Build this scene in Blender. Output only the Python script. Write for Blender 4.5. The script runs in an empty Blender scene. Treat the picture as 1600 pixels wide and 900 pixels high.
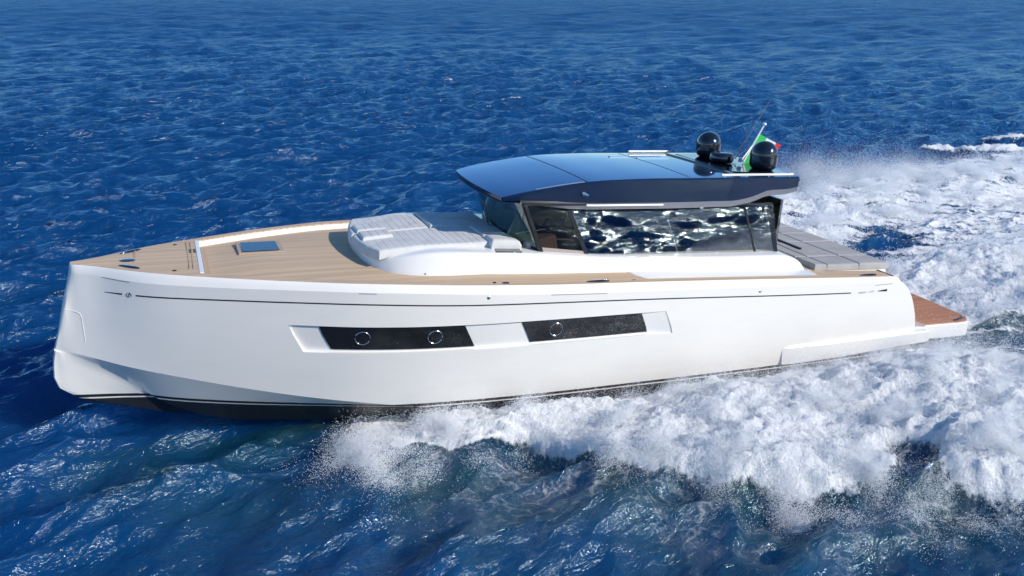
import bpy, bmesh, math, random
import numpy as np
from mathutils import Vector, Matrix

# ------------------------------------------------------------------ camera, sky, sun, exposure
S = bpy.context.scene
COL = S.collection
R = math.radians
SUN_EL, SUN_AZ = R(30), R(-50)          # azimuth measured from +X (astern) towards +Y; the sun stands astern to port
sun_dir = Vector((math.cos(SUN_EL)*math.cos(SUN_AZ), math.cos(SUN_EL)*math.sin(SUN_AZ), math.sin(SUN_EL)))

cam_d = bpy.data.cameras.new('camera')
cam = bpy.data.objects.new('camera', cam_d); COL.objects.link(cam)
cam_d.sensor_width = 36; cam_d.lens = 1350/1600*36
cam_d.clip_start = 0.1; cam_d.clip_end = 60000
cam.location = (-7.05, -19.56, 9.40)
PHI, PSI = R(19.006), R(21.415)
fwd = Vector((math.sin(PSI)*math.cos(PHI), math.cos(PSI)*math.cos(PHI), -math.sin(PHI)))
cam.rotation_euler = fwd.to_track_quat('-Z', 'Y').to_euler()
S.camera = cam

w = bpy.data.worlds.new('World'); S.world = w; w.use_nodes = True
nt = w.node_tree
sky = nt.nodes.new('ShaderNodeTexSky'); sky.sky_type = 'NISHITA'; sky.sun_disc = False
sky.sun_elevation = SUN_EL
sky.sun_rotation = math.atan2(sun_dir.x, sun_dir.y)
sky.air_density = 1.0; sky.dust_density = 0.05; sky.ozone_density = 6.0; sky.altitude = 0
hs = nt.nodes.new('ShaderNodeHueSaturation'); hs.inputs['Saturation'].default_value = 1.12
nt.links.new(sky.outputs[0], hs.inputs['Color']); nt.links.new(hs.outputs[0], nt.nodes['Background'].inputs[0])
nt.nodes['Background'].inputs[1].default_value = 0.145

sl = bpy.data.lights.new('sun', 'SUN'); sl.energy = 3.8; sl.angle = R(0.5); sl.color = (1.0, 0.93, 0.82)
so = bpy.data.objects.new('sun', sl); COL.objects.link(so)
so.rotation_euler = (-sun_dir).to_track_quat('-Z', 'Y').to_euler()

S.view_settings.view_transform = 'Standard'; S.view_settings.look = 'None'
S.view_settings.exposure = 0.27; S.view_settings.gamma = 1.0
S.render.engine = 'CYCLES'
cy = S.cycles
cy.max_bounces = 8; cy.diffuse_bounces = 3; cy.glossy_bounces = 4; cy.transmission_bounces = 6; cy.transparent_max_bounces = 12
cy.use_denoising = True; cy.sample_clamp_indirect = 200.0; cy.blur_glossy = 0.5; cy.caustics_reflective = False; cy.caustics_refractive = False

# ------------------------------------------------------------------ materials
def mat(name, col, rough=0.5, metal=0.0, spec=0.5, coat=0.0):
    m = bpy.data.materials.new(name); m.use_nodes = True
    b = m.node_tree.nodes['Principled BSDF']
    b.inputs['Base Color'].default_value = (*col, 1); b.inputs['Roughness'].default_value = rough
    b.inputs['Metallic'].default_value = metal; b.inputs['Specular IOR Level'].default_value = spec
    b.inputs['Coat Weight'].default_value = coat; b.inputs['Coat Roughness'].default_value = 0.03
    return m
class NT:
    """small helper to write node graphs"""
    def __init__(s, m): s.t = m.node_tree; s.b = s.t.nodes['Principled BSDF']; s.out = s.t.nodes['Material Output']
    def n(s, typ, **kw):
        x = s.t.nodes.new('ShaderNode'+typ)
        for k, v in kw.items():
            if k.startswith('_'): setattr(x, k[1:], v)
            else:
                key = int(k[1:]) if k[0] == 'i' and k[1:].isdigit() else k.replace('__', ' ')
                s.put(x, key, v)
        return x
    def put(s, node, key, v):
        if isinstance(v, bpy.types.NodeSocket): s.t.links.new(v, node.inputs[key])
        elif isinstance(v, tuple) and len(v) == 3 and node.inputs[key].type == 'RGBA': node.inputs[key].default_value = (*v, 1)
        else: node.inputs[key].default_value = v
    def m(s, op, a, b=0.0, c=0.0, clamp=False):
        x = s.t.nodes.new('ShaderNodeMath'); x.operation = op; x.use_clamp = clamp
        s.put(x, 0, a); s.put(x, 1, b); s.put(x, 2, c); return x.outputs[0]
    def mix(s, f, a, b):
        x = s.t.nodes.new('ShaderNodeMix'); x.data_type = 'RGBA'
        s.put(x, 0, f); s.put(x, 6, a); s.put(x, 7, b); return x.outputs[2]
    def mixf(s, f, a, b):
        x = s.t.nodes.new('ShaderNodeMix'); x.data_type = 'FLOAT'
        s.put(x, 0, f); s.put(x, 2, a); s.put(x, 3, b); return x.outputs[0]
    def ramp(s, v, lo, hi, a=0.0, b=1.0):
        x = s.t.nodes.new('ShaderNodeMapRange'); x.interpolation_type = 'SMOOTHSTEP'
        s.put(x, 0, v); s.put(x, 1, lo); s.put(x, 2, hi); s.put(x, 3, a); s.put(x, 4, b); return x.outputs[0]
    def noise(s, vec, scale, detail=3.0, rough=0.5, dist=0.0):
        x = s.n('TexNoise', Vector=vec, Scale=scale, Detail=detail, Roughness=rough, Distortion=dist); return x.outputs[0]
    def obj(s): return s.n('TexCoord').outputs['Object']
    def scale(s, vec, sc, rot=(0, 0, 0)):
        x = s.n('Mapping', Vector=vec); x.inputs['Scale'].default_value = sc; x.inputs['Rotation'].default_value = rot; return x.outputs[0]
    def bump(s, h, strength, dist, normal=None):
        x = s.n('Bump', Height=h, Strength=strength, Distance=dist)
        if normal is not None: s.put(x, 'Normal', normal)
        return x.outputs[0]
    def set(s, **kw):
        for k, v in kw.items(): s.put(s.b, k.replace('__', ' '), v)

M = {}
# white gelcoat with the waterline bands as paint
M['gelcoat'] = mat('white_gelcoat', (0.78, 0.76, 0.73), 0.22, 0, 0.5, 0.3)
def hull_paint():
    m = mat('hull_paint', (0.8, 0.8, 0.8), 0.3, 0, 0.45, 0.12); g = NT(m)
    z = g.n('SeparateXYZ', Vector=g.obj()).outputs[2]
    sp = g.noise(g.obj(), 60.0, 2.0, 0.7)
    band = g.ramp(z, 0.125, 0.131)                       # topsides white above
    line = g.m('MULTIPLY', g.ramp(z, 0.018, 0.022), g.m('SUBTRACT', 1.0, g.ramp(z, 0.052, 0.056)))
    white = g.m('MAXIMUM', band, line)
    dirt = g.noise(g.scale(g.obj(), (0.6, 1, 2.5)), 1.2, 4, 0.6)
    wh = g.mix(g.ramp(dirt, 0.35, 0.75), (0.80, 0.765, 0.715), (0.77, 0.74, 0.695))
    dark = g.mix(g.ramp(sp, 0.5, 0.75), (0.012, 0.013, 0.016), (0.05, 0.05, 0.055))
    g.set(Base__Color=g.mix(white, dark, wh), Roughness=g.mixf(white, 0.4, 0.28))
    return m
M['hull'] = hull_paint()
def teak(name, c1, c2, plank=0.055, rot=0):
    m = mat(name, c1, 0.65, 0, 0.15); g = NT(m); o = g.obj()
    xyz = g.n('SeparateXYZ', Vector=o)
    y = xyz.outputs[1]
    fr = g.m('FRACT', g.m('DIVIDE', g.m('ADD', y, 10.0), plank))
    d = g.m('ABSOLUTE', g.m('SUBTRACT', fr, 0.5))
    seam = g.ramp(d, 0.42, 0.47)
    idx = g.m('FLOOR', g.m('DIVIDE', g.m('ADD', y, 10.0), plank))
    wn = g.n('TexWhiteNoise', _noise_dimensions='1D', W=idx).outputs[0]
    grain = g.noise(g.scale(o, (1.2, 30, 30)), 1.0, 5, 0.65)
    blot = g.noise(g.scale(o, (0.5, 1.4, 1)), 1.6, 3, 0.6)
    f = g.m('ADD', g.m('MULTIPLY', wn, 0.45), g.m('ADD', g.m('MULTIPLY', grain, 0.55), g.m('MULTIPLY', blot, 0.35)))
    col = g.mix(g.ramp(f, 0.3, 1.0), c1, c2)
    g.set(Base__Color=g.mix(g.m('MULTIPLY', seam, 0.75), col, (0.06, 0.05, 0.045)))
    g.set(Normal=g.bump(g.m('SUBTRACT', grain, g.m('MULTIPLY', seam, 0.6)), 0.12, 0.003))
    return m
M['teak'] = teak('teak', (0.645, 0.475, 0.32), (0.515, 0.375, 0.25))
M['teak_reddish'] = teak('reddish_teak', (0.52, 0.235, 0.13), (0.38, 0.165, 0.09), 0.06)  # redder teak tone for the swim platform
M['teak_trim'] = mat('teak_trim', (0.44, 0.31, 0.21), 0.55, 0, 0.3)
def fabric(name, c, q=None):
    m = mat(name, c, 0.85, 0, 0.2); g = NT(m); o = g.obj()
    n1 = g.noise(o, 220.0, 2); n2 = g.noise(o, 2.2, 4, 0.6)
    c2 = tuple(v*0.86 for v in c)
    g.set(Base__Color=g.mix(g.ramp(n2, 0.35, 0.7), c, c2))
    g.set(Normal=g.bump(g.m('ADD', g.m('MULTIPLY', n1, 0.3), n2), 0.25, 0.02))
    return m
M['cushion'] = fabric('cushion_fabric', (0.61, 0.605, 0.59))
M['cushion_grey'] = fabric('grey_cushion_fabric', (0.40, 0.385, 0.375))
M['piping'] = mat('piping', (0.66, 0.65, 0.63), 0.8)
M['navy'] = mat('navy_gloss', (0.006, 0.016, 0.046), 0.16, 0.0, 0.6, 0.25)
def roof_top():
    m = mat('roof_gloss', (0.115, 0.215, 0.39), 0.05, 0.9, 0.8, 0.5); g = NT(m)
    n = g.noise(g.scale(g.obj(), (0.25, 3.0, 1)), 2.0, 3, 0.55)
    g.set(Normal=g.bump(n, 0.05, 0.02)); return m
M['roof'] = roof_top()
M['black'] = mat('black_trim', (0.012, 0.012, 0.014), 0.35)
M['black_gloss'] = mat('black_gloss', (0.006, 0.007, 0.012), 0.08, 0, 0.6, 0.6)
M['steel'] = mat('polished_steel', (0.75, 0.74, 0.72), 0.16, 1.0)
M['white_metal'] = mat('white_metal', (0.75, 0.74, 0.72), 0.35)
M['silver_trim'] = mat('silver_trim', (0.42, 0.43, 0.46), 0.3, 0.8)
M['deck_white'] = mat('deck_white', (0.76, 0.76, 0.755), 0.5, 0, 0.4)
M['line_dark'] = mat('dark_line', (0.015, 0.016, 0.018), 0.4)
M['groove'] = mat('groove_grey', (0.30, 0.30, 0.31), 0.5)
M['text_grey'] = mat('lettering_grey', (0.45, 0.45, 0.46), 0.4)
M['flag_g'] = mat('flag_green', (0.02, 0.42, 0.09), 0.8); M['flag_w'] = mat('flag_white', (0.75, 0.75, 0.75), 0.8); M['flag_r'] = mat('flag_red', (0.55, 0.02, 0.03), 0.8)
M['cream'] = mat('cream_leather', (0.55, 0.50, 0.44), 0.6)
M['interior_dark'] = mat('interior_dark', (0.05, 0.045, 0.042), 0.5)
M['interior_floor'] = teak('cabin_floor_wood', (0.42, 0.29, 0.19), (0.30, 0.20, 0.13), 0.28)
M['flange'] = mat('brown_wood_panel', (0.36, 0.30, 0.27), 0.5)
def glass(name, tint, refl, rough=0.01, drops=False, pwr=4.0):
    m = bpy.data.materials.new(name); m.use_nodes = True; t = m.node_tree
    t.nodes.remove(t.nodes['Principled BSDF']); out = t.nodes['Material Output']
    tr = t.nodes.new('ShaderNodeBsdfTransparent'); tr.inputs[0].default_value = (*tint, 1)
    gl = t.nodes.new('ShaderNodeBsdfGlossy'); gl.inputs[0].default_value = (.95, .92, .88, 1); gl.inputs['Roughness'].default_value = rough
    lw = t.nodes.new('ShaderNodeLayerWeight'); lw.inputs[0].default_value = 0.35
    mr = t.nodes.new('ShaderNodeMapRange'); mr.inputs[3].default_value = refl; mr.inputs[4].default_value = 1.0
    p = t.nodes.new('ShaderNodeMath'); p.operation = 'POWER'; p.inputs[1].default_value = pwr
    t.links.new(lw.outputs['Facing'], p.inputs[0]); t.links.new(p.outputs[0], mr.inputs[0])
    mx = t.nodes.new('ShaderNodeMixShader'); t.links.new(mr.outputs[0], mx.inputs[0])
    t.links.new(tr.outputs[0], mx.inputs[1]); t.links.new(gl.outputs[0], mx.inputs[2])
    t.links.new(mx.outputs[0], out.inputs[0]); return m
M['glass_clear'] = glass('tinted_windscreen_glass', (0.62, 0.84, 0.86), 0.20)
M['glass_door'] = glass('tinted_door_glass', (0.62, 0.57, 0.52), 0.06)
M['glass_dark'] = glass('mirror_tinted_glass', (0.12, 0.11, 0.10), 0.34, 0.02)
def port_glass():
    m = mat('dark_hull_glass', (0.012, 0.012, 0.013), 0.12, 0, 0.6); g = NT(m); o = g.obj()
    a = g.noise(o, 55.0, 3, 0.8); b = g.noise(g.scale(o, (0.8, 1, 1.3)), 1.6, 4, 0.6)
    x = g.n('SeparateXYZ', Vector=o).outputs[0]
    salt = g.ramp(g.m('ADD', a, g.m('ADD', g.m('MULTIPLY', b, 0.35), g.m('MULTIPLY', g.m('SUBTRACT', x, 7.0), 0.018))), 0.78, 1.05)
    g.set(Base__Color=g.mix(salt, (0.012, 0.012, 0.013), (0.30, 0.30, 0.31)), Roughness=g.mixf(salt, 0.1, 0.6)); return m
M['port_glass'] = port_glass()

# ------------------------------------------------------------------ mesh helpers
def link_mesh(name, verts, faces, mats, parent=None, fmat=None, smooth=True, sharp=35):
    me = bpy.data.meshes.new(name)
    me.from_pydata([tuple(map(float, v)) for v in verts], [], [tuple(int(i) for i in f) for f in faces])
    if not isinstance(mats, (list, tuple)): mats = [mats]
    for m_ in mats: me.materials.append(m_)
    if fmat is not None: me.polygons.foreach_set('material_index', np.array(fmat, dtype=np.int32))
    bm = bmesh.new(); bm.from_mesh(me)
    bmesh.ops.remove_doubles(bm, verts=bm.verts, dist=1e-5)
    bmesh.ops.recalc_face_normals(bm, faces=bm.faces)
    bm.to_mesh(me); bm.free()
    if smooth:
        me.polygons.foreach_set('use_smooth', np.ones(len(me.polygons), dtype=bool))
        me.set_sharp_from_angle(angle=R(sharp))
    o = bpy.data.objects.new(name, me); COL.objects.link(o)
    if parent: o.parent = parent
    return o
class MB:
    def __init__(s): s.v = []; s.f = []; s.m = []
    def add(s, v, f, mi=0):
        k = len(s.v); s.v += [tuple(p) for p in v]; s.f += [tuple(i+k for i in q) for q in f]; s.m += [mi]*len(f); return s
    def grid(s, rows, mi=0, closed=False, flip=False):
        n = len(rows[0]); k = len(s.v)
        for r in rows: s.v += [tuple(p) for p in r]
        for i in range(len(rows)-1):
            for j in range(n if closed else n-1):
                a, b = k+i*n+j, k+i*n+(j+1) % n
                q = (a, b, b+n, a+n); s.f.append(q[::-1] if flip else q); s.m.append(mi)
        return s
    def ngon(s, pts, mi=0): return s.add(pts, [tuple(range(len(pts)))], mi)
    def prism(s, bottom, top, mi=0):
        n = len(bottom)
        f = [tuple(range(n))[::-1], tuple(range(n, 2*n))] + [(i, (i+1) % n, n+(i+1) % n, n+i) for i in range(n)]
        return s.add(list(bottom)+list(top), f, mi)
    def box(s, x0, x1, y0, y1, z0, z1, mi=0):
        return s.prism([(x0, y0, z0), (x1, y0, z0), (x1, y1, z0), (x0, y1, z0)], [(x0, y0, z1), (x1, y0, z1), (x1, y1, z1), (x0, y1, z1)], mi)
    def tube(s, path, r, n=8, mi=0, cap=True):
        path = [Vector(p) for p in path]; rs = r if isinstance(r, (list, tuple)) else [r]*len(path)
        rows = []; up = Vector((0, 0, 1))
        for i, p in enumerate(path):
            d = (path[min(i+1, len(path)-1)]-path[max(i-1, 0)]).normalized()
            a = d.cross(up if abs(d.z) < 0.95 else Vector((1, 0, 0))).normalized(); b = d.cross(a)
            rows.append([p+rs[i]*(math.cos(t)*a+math.sin(t)*b) for t in [2*math.pi*k/n for k in range(n)]])
        s.grid(rows, mi, True)
        if cap: s.ngon(rows[0], mi); s.ngon(rows[-1], mi)
        return s
    def lathe(s, prof, c, n=32, mi=0):
        rows = [[(c[0]+r*math.cos(2*math.pi*k/n), c[1]+r*math.sin(2*math.pi*k/n), c[2]+z) for k in range(n)] for r, z in prof]
        s.grid(rows, mi, True); return s
    def build(s, name, mats, parent=None, bevel=0, seg=2, sharp=35):
        o = link_mesh(name, s.v, s.f, mats, parent, s.m, True, sharp)
        if bevel:
            b = o.modifiers.new('bevel', 'BEVEL'); b.width = bevel; b.segments = seg; b.limit_method = 'ANGLE'; b.angle_limit = R(35)
        return o
def I(x, xs, ys): return float(np.interp(x, xs, ys))
def smooth_interp(xs, ys):
    """monotone-ish cubic through the points"""
    xs = np.array(xs, float); ys = np.array(ys, float)
    d = np.gradient(ys, xs)
    def f(x):
        i = int(np.clip(np.searchsorted(xs, x)-1, 0, len(xs)-2)); h = xs[i+1]-xs[i]; t = min(max((x-xs[i])/h, 0.0), 1.0)
        return float((2*t**3-3*t**2+1)*ys[i]+(t**3-2*t**2+t)*h*d[i]+(-2*t**3+3*t**2)*ys[i+1]+(t**3-t**2)*h*d[i+1])
    return f
def tag(o, label, cat, kind=None, group=None):
    if label: o['label'] = label
    if cat: o['category'] = cat
    if kind: o['kind'] = kind
    if group: o['group'] = group
    return o

# ================================================================== THE YACHT (x aft from the stem, -y = port, z from the waterline)
Y = bpy.data.objects.new('motor_yacht', None); COL.objects.link(Y)
Y.location = (-10, 0, 0.90); Y.rotation_euler = (0, R(3.0), 0)
tag(Y, 'white motor yacht with teak decks, dark glossy hardtop and dark windows speeding over sea', 'yacht')

bt = smooth_interp([0.42, .5, 0.75, 1, 1.5, 2, 3, 4, 5, 6, 7, 8, 9, 10, 13, 16, 18, 20, 21.6],
                   [0.02, .09, 0.22, .36, .72, 1.04, 1.54, 1.98, 2.36, 2.68, 2.88, 2.98, 3.02, 3.03, 3.03, 3.02, 2.99, 2.93, 2.86])
zt = smooth_interp([0, 3, 5, 6.5, 8.5, 10, 12.5, 16, 20.2, 22], [3.10, 3.10, 3.10, 3.08, 2.98, 2.89, 2.78, 2.61, 2.37, 2.28])
ysh = lambda x: bt(x)+0.055+0.045*min(1, max(0, (x-.4)/1.5))
zsh = smooth_interp([0, 0.5, 1.6, 3, 4.7, 6.5, 10, 12.5, 16, 20.2, 22], [2.98, 2.95, 2.90, 2.91, 2.94, 2.92, 2.71, 2.59, 2.45, 2.27, 2.20])
zch = smooth_interp([-0.1, 0.3, .55, 1.43, 2.7, 3.96, 4.87, 6.07, 7.3, 8.5, 10, 13, 22], [1.22, 1.16, 1.11, .93, .73, .53, .39, .23, .06, -.10, -.22, -.30, -.30])
ych = smooth_interp([-0.1, 0.05, 0.3, .55, 1.43, 2.69, 3.96, 4.87, 6.07, 7.3, 8.5, 10, 13, 18, 22], [0.0, 0.05, .17, .28, .72, 1.28, 1.74, 2.01, 2.31, 2.50, 2.58, 2.64, 2.68, 2.68, 2.62])
zkn = smooth_interp([-.1, 0, .4, .8, 1.2, 1.6, 2.0, 2.4, 3, 5, 8, 12, 22], [1.22, 1.18, 1.04, .84, .60, .30, .0, -.22, -.40, -.58, -.70, -.72, -.72])
ykn = smooth_interp([-.1, 0, .4, .8, 1.2, 1.6, 2.2, 3, 5, 8, 12, 22], [0, .06, .17, .27, .36, .44, .60, .80, 1.2, 1.5, 1.6, 1.6])
zke = smooth_interp([0.0, .3, .6, 1, 2, 3, 5, 8, 12, 22], [.2, .0, -.14, -.25, -.48, -.64, -.85, -1.0, -1.0, -1.0])
stem_x = smooth_interp([-0.1, .02, .19, .33, .55, .77, 1.21, 1.57, 2.28, 2.91, 3.12], [.8, .43, .07, -.04, -.10, -.09, -.02, .08, .25, .42, .46])
stern_x = smooth_interp([-0.9, .85, 1.43, 1.82, 2.07, 2.25, 2.34, 2.4], [21.6, 21.48, 21.21, 20.98, 20.76, 20.49, 20.25, 20.0])
zwb = lambda x: I(x, [0, 4.9, 13.4, 22], [1.56, 1.52, 1.45, 1.38])
zwt = lambda x: I(x, [0, 4.6, 13.2, 22], [2.20, 2.16, 2.04, 1.92])
def yside(x, z):
    """half-breadth of the topsides at local x, z"""
    a, b = zch(x), zsh(x); t = min(max((z-a)/(b-a), 0), 1)
    s_ = I(x, [0, 5, 9, 22], [0.02, 0.06, 0.12, 0.10])
    y = ych(x)+(ysh(x)-ych(x))*t + s_*math.sin(math.pi*t)
    k = 0.16
    d = stem_x(z); u = max(0.0, x-d)
    lim = math.sqrt(max(0, u*(2*k)))*0.62+u*0.9        # rounded stem
    return min(y, lim)

# columns (x at mid height) including the window edges
XW0, XW1 = 4.78, 13.34
PANES = [(5.37, 8.40), (9.70, 12.70)]
cols = sorted(set([0, .03, .08, .15, .25, .4, .6, .85, 1.1, 1.4, 1.7, 2.0] + list(np.round(np.arange(2.3, 21.4, 0.3), 3)) + [XW0, XW1] + [v for p in PANES for v in p] + [20.9, 21.2, 21.5]))
def cl(cs, keep):
    out = []
    for c in cs:
        if c in keep or all(abs(c-k) > 0.11 for k in keep): out.append(c)
    return out
cols = cl(cols, [XW0, XW1]+[v for p in PANES for v in p])
cols = np.array(cols)
def colx(c, z):
    """column position at height z: slanted like the windows, ending at the stem and the transom"""
    lo, hi = stem_x(z), stern_x(z)
    u = c/21.5
    x = lo+(hi-lo)*u
    wgt = max(0, min(1, (c-2.0)/2.2))*max(0, min(1, (19.5-c)/4.0))
    base = c
    sh = np.interp(z, [1.50, 2.10], [0.15, -0.15])
    xi = base+sh
    return x*(1-wgt)+xi*wgt
def row(zf, yf, c):
    z = zf(c); x = colx(c, z)
    for _ in range(3): z = zf(x); x = colx(c, z)
    return x, yf(x, z), z
rows = []
names = []
def addrow(zf, yf): rows.append([row(zf, yf, c) for c in cols])
def keelrow():
    out = []
    for c in cols:
        x = stem_x(.02)+(21.6-stem_x(.02))*c/21.5; out.append((x, 0.0, zke(x)))
    return out
rows.append(keelrow())
def kn(x, z): return ykn(x)
def lerp_rows(a, b, t, bulge=0):
    return [tuple(np.array(p)*(1-t)+np.array(q)*t+np.array([0, bulge*math.sin(math.pi*t), 0])) for p, q in zip(a, b)]
knee = []
for c in cols:
    x = -0.02+(21.6+0.02)*c/21.5; knee.append((x, ykn(x), zkn(x)))
chine = []
for c in cols:
    x = -0.02+(21.6+0.02)*c/21.5
    wgt = max(0, min(1, (c-2.0)/2.2))*max(0, min(1, (19.5-c)/4.0)); x = x*(1-wgt)+(c+.15)*wgt
    chine.append((x, ych(x), zch(x)))
# the forefoot between keel and knee bulges out to a rounded stem
def forefoot(t):
    out = []
    for i, c in enumerate(cols):
        a, b = np.array(rows[0][i]), np.array(knee[i]); p = a*(1-t)+b*t
        f = min(1, max(0, (.35-b[2])/.75)); f = f*f*(3-2*f)
        x0 = stem_x(max(p[2], .02)); px = x0+(21.55-x0)*c/21.5
        p[0] = px
        yq = min(ykn(max(px, 0))*(0.55+0.45*t), math.sqrt(max(0, px-x0)*.3)*.9) if c > 0 else 0
        p[1] = yq*(1-f)+p[1]*f
        out.append(tuple(p))
    return out
for t in (.12, .3, .5, .7, .85): rows.append(forefoot(t))
rows.append(knee)
rows.append(lerp_rows(knee, chine, .5))
rows.append(chine); i_ch = len(rows)-1
for t in (.04, .3, .6, .85): addrow(lambda x, t=t: zch(x)*(1-t)+zwb(x)*t, yside)
addrow(zwb, yside); i_wb = len(rows)-1
for t in (.33, .66): addrow(lambda x, t=t: zwb(x)*(1-t)+zwt(x)*t, yside)
addrow(zwt, yside); i_wt = len(rows)-1
for t in (.35, .7, .96): addrow(lambda x, t=t: zwt(x)*(1-t)+zsh(x)*t, yside)
addrow(zsh, lambda x, z: yside(x, z)); i_cr = len(rows)-1
def rail_row(t):
    out = []
    for c in cols:
        x, y, z = row(zsh, yside, c)
        x2 = max(x+0.03*(c < 2), .46); x2 = min(x2, 20.35)
        out.append((x*(1-t)+x2*t, y*(1-t)+min(bt(x2), y)*t, z*(1-t)+(zt(x2)+0.004)*t+0.025*math.sin(math.pi*t)))
    return out
for t in (.25, .5, .75, 1.0): rows.append(rail_row(t))
hv = MB(); nC = len(cols)
j0 = {c: int(np.argmin(abs(cols-c))) for c in [XW0, XW1]+[v for p in PANES for v in p]}
def hull_side(sgn):
    k = len(hv.v)
    for r in rows: hv.v += [(p[0], sgn*p[1], p[2]) for p in r]
    for i in range(len(rows)-1):
        for j in range(nC-1):
            if i_wb <= i < i_wt and j0[XW0] <= j < j0[XW1]: continue
            a = k+i*nC+j; q = (a, a+1, a+1+nC, a+nC); hv.f.append(q if sgn > 0 else q[::-1]); hv.m.append(0)
    return k
ks = [hull_side(-1), hull_side(1)]
# transom closing the stern
hv.f += [tuple([ks[0]+i*nC+nC-1, ks[0]+(i+1)*nC+nC-1, ks[1]+(i+1)*nC+nC-1, ks[1]+i*nC+nC-1]) for i in range(len(rows)-1)]
hv.m += [0]*(len(rows)-1)
hull = hv.build('hull', M['hull'], Y, sharp=32)
key = set()
for i_ in (i_ch, i_cr):
    for p in rows[i_][6:]: key |= {(round(p[0], 3), round(sg_*p[1], 3), round(p[2], 3)) for sg_ in (-1, 1)}
hm = hull.data; kv = [(round(v.co.x, 3), round(v.co.y, 3), round(v.co.z, 3)) in key for v in hm.vertices]
for e_ in hm.edges:
    if kv[e_.vertices[0]] and kv[e_.vertices[1]]: e_.use_edge_sharp = True

# ---- window recess in each side: sunk panel, reveal walls, dark panes and round portholes
def side_pt(i, j, depth, sgn):
    p = rows[i][j]; return (p[0], sgn*(p[1]-depth), p[2])
for sgn in (-1, 1):
    mb = MB(); J = range(j0[XW0], j0[XW1]+1)
    dep = {i_wb: 0.10, i_wb+1: 0.085, i_wb+2: 0.065, i_wt: 0.05}
    tp = lambda j: 1-.8*float(np.clip((cols[j]-12.72)/.62, 0, 1))
    inner = [[side_pt(i, j, dep[i]*tp(j), sgn) for j in J] for i in range(i_wb, i_wt+1)]
    mb.grid(inner)
    mb.grid([[side_pt(i_wb, j, 0, sgn) for j in J], inner[0]]); mb.grid([inner[-1], [side_pt(i_wt, j, 0, sgn) for j in J]])
    for jj, e in ((J[0], 0), (J[-1], -1)):
        mb.grid([[side_pt(i, jj, 0, sgn) for i in range(i_wb, i_wt+1)], [r[e] for r in inner]])
    rec = mb.build('window_recess', M['gelcoat'], Y, sharp=25)
    for (c0, c1) in PANES:
        g = MB(); JJ = range(j0[c0], j0[c1]+1)
        out = [[side_pt(i, j, dep[i]-0.018, sgn) for j in JJ] for i in range(i_wb, i_wt+1)]
        # keep the pane a little clear of the reveal top and bottom
        def sq(r0, r1, t): return [tuple(np.array(a)*(1-t)+np.array(b)*t) for a, b in zip(r0, r1)]
        out = [sq(out[0], out[1], .28), out[1], out[2], sq(out[3], out[2], .06)]
        g.grid(out)
        back = [[(p[0], p[1]-sgn*0.03, p[2]) for p in r] for r in out]
        g.grid([out[0], back[0]]); g.grid([out[-1], back[-1]])
        g.grid([[r[0] for r in out], [r[0] for r in back]]); g.grid([[r[-1] for r in out], [r[-1] for r in back]])
        pane = g.build('window_pane', M['port_glass'], rec, sharp=50)
        for px in ([6.10, 7.62] if c0 < 6 else [10.42]):
            pz = (zwb(px)+zwt(px))/2+.035
            yc = yside(px, pz)-0.07+.022
            th = math.atan2(yside(px+.2, pz)-yside(px-.2, pz), .4)
            t = MB()
            def rp(x, z):
                u = (z-zwb(x))/(zwt(x)-zwb(x)); return (x, sgn*(yside(x, z)-(.082-.052*u)+.006), z)
            ring = [rp(px+.155*math.cos(a), pz+.155*math.sin(a)) for a in np.linspace(0, 2*math.pi, 33)]
            t.tube(ring, 0.006, 6, cap=False); t.build('porthole', M['steel'], rec)

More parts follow.
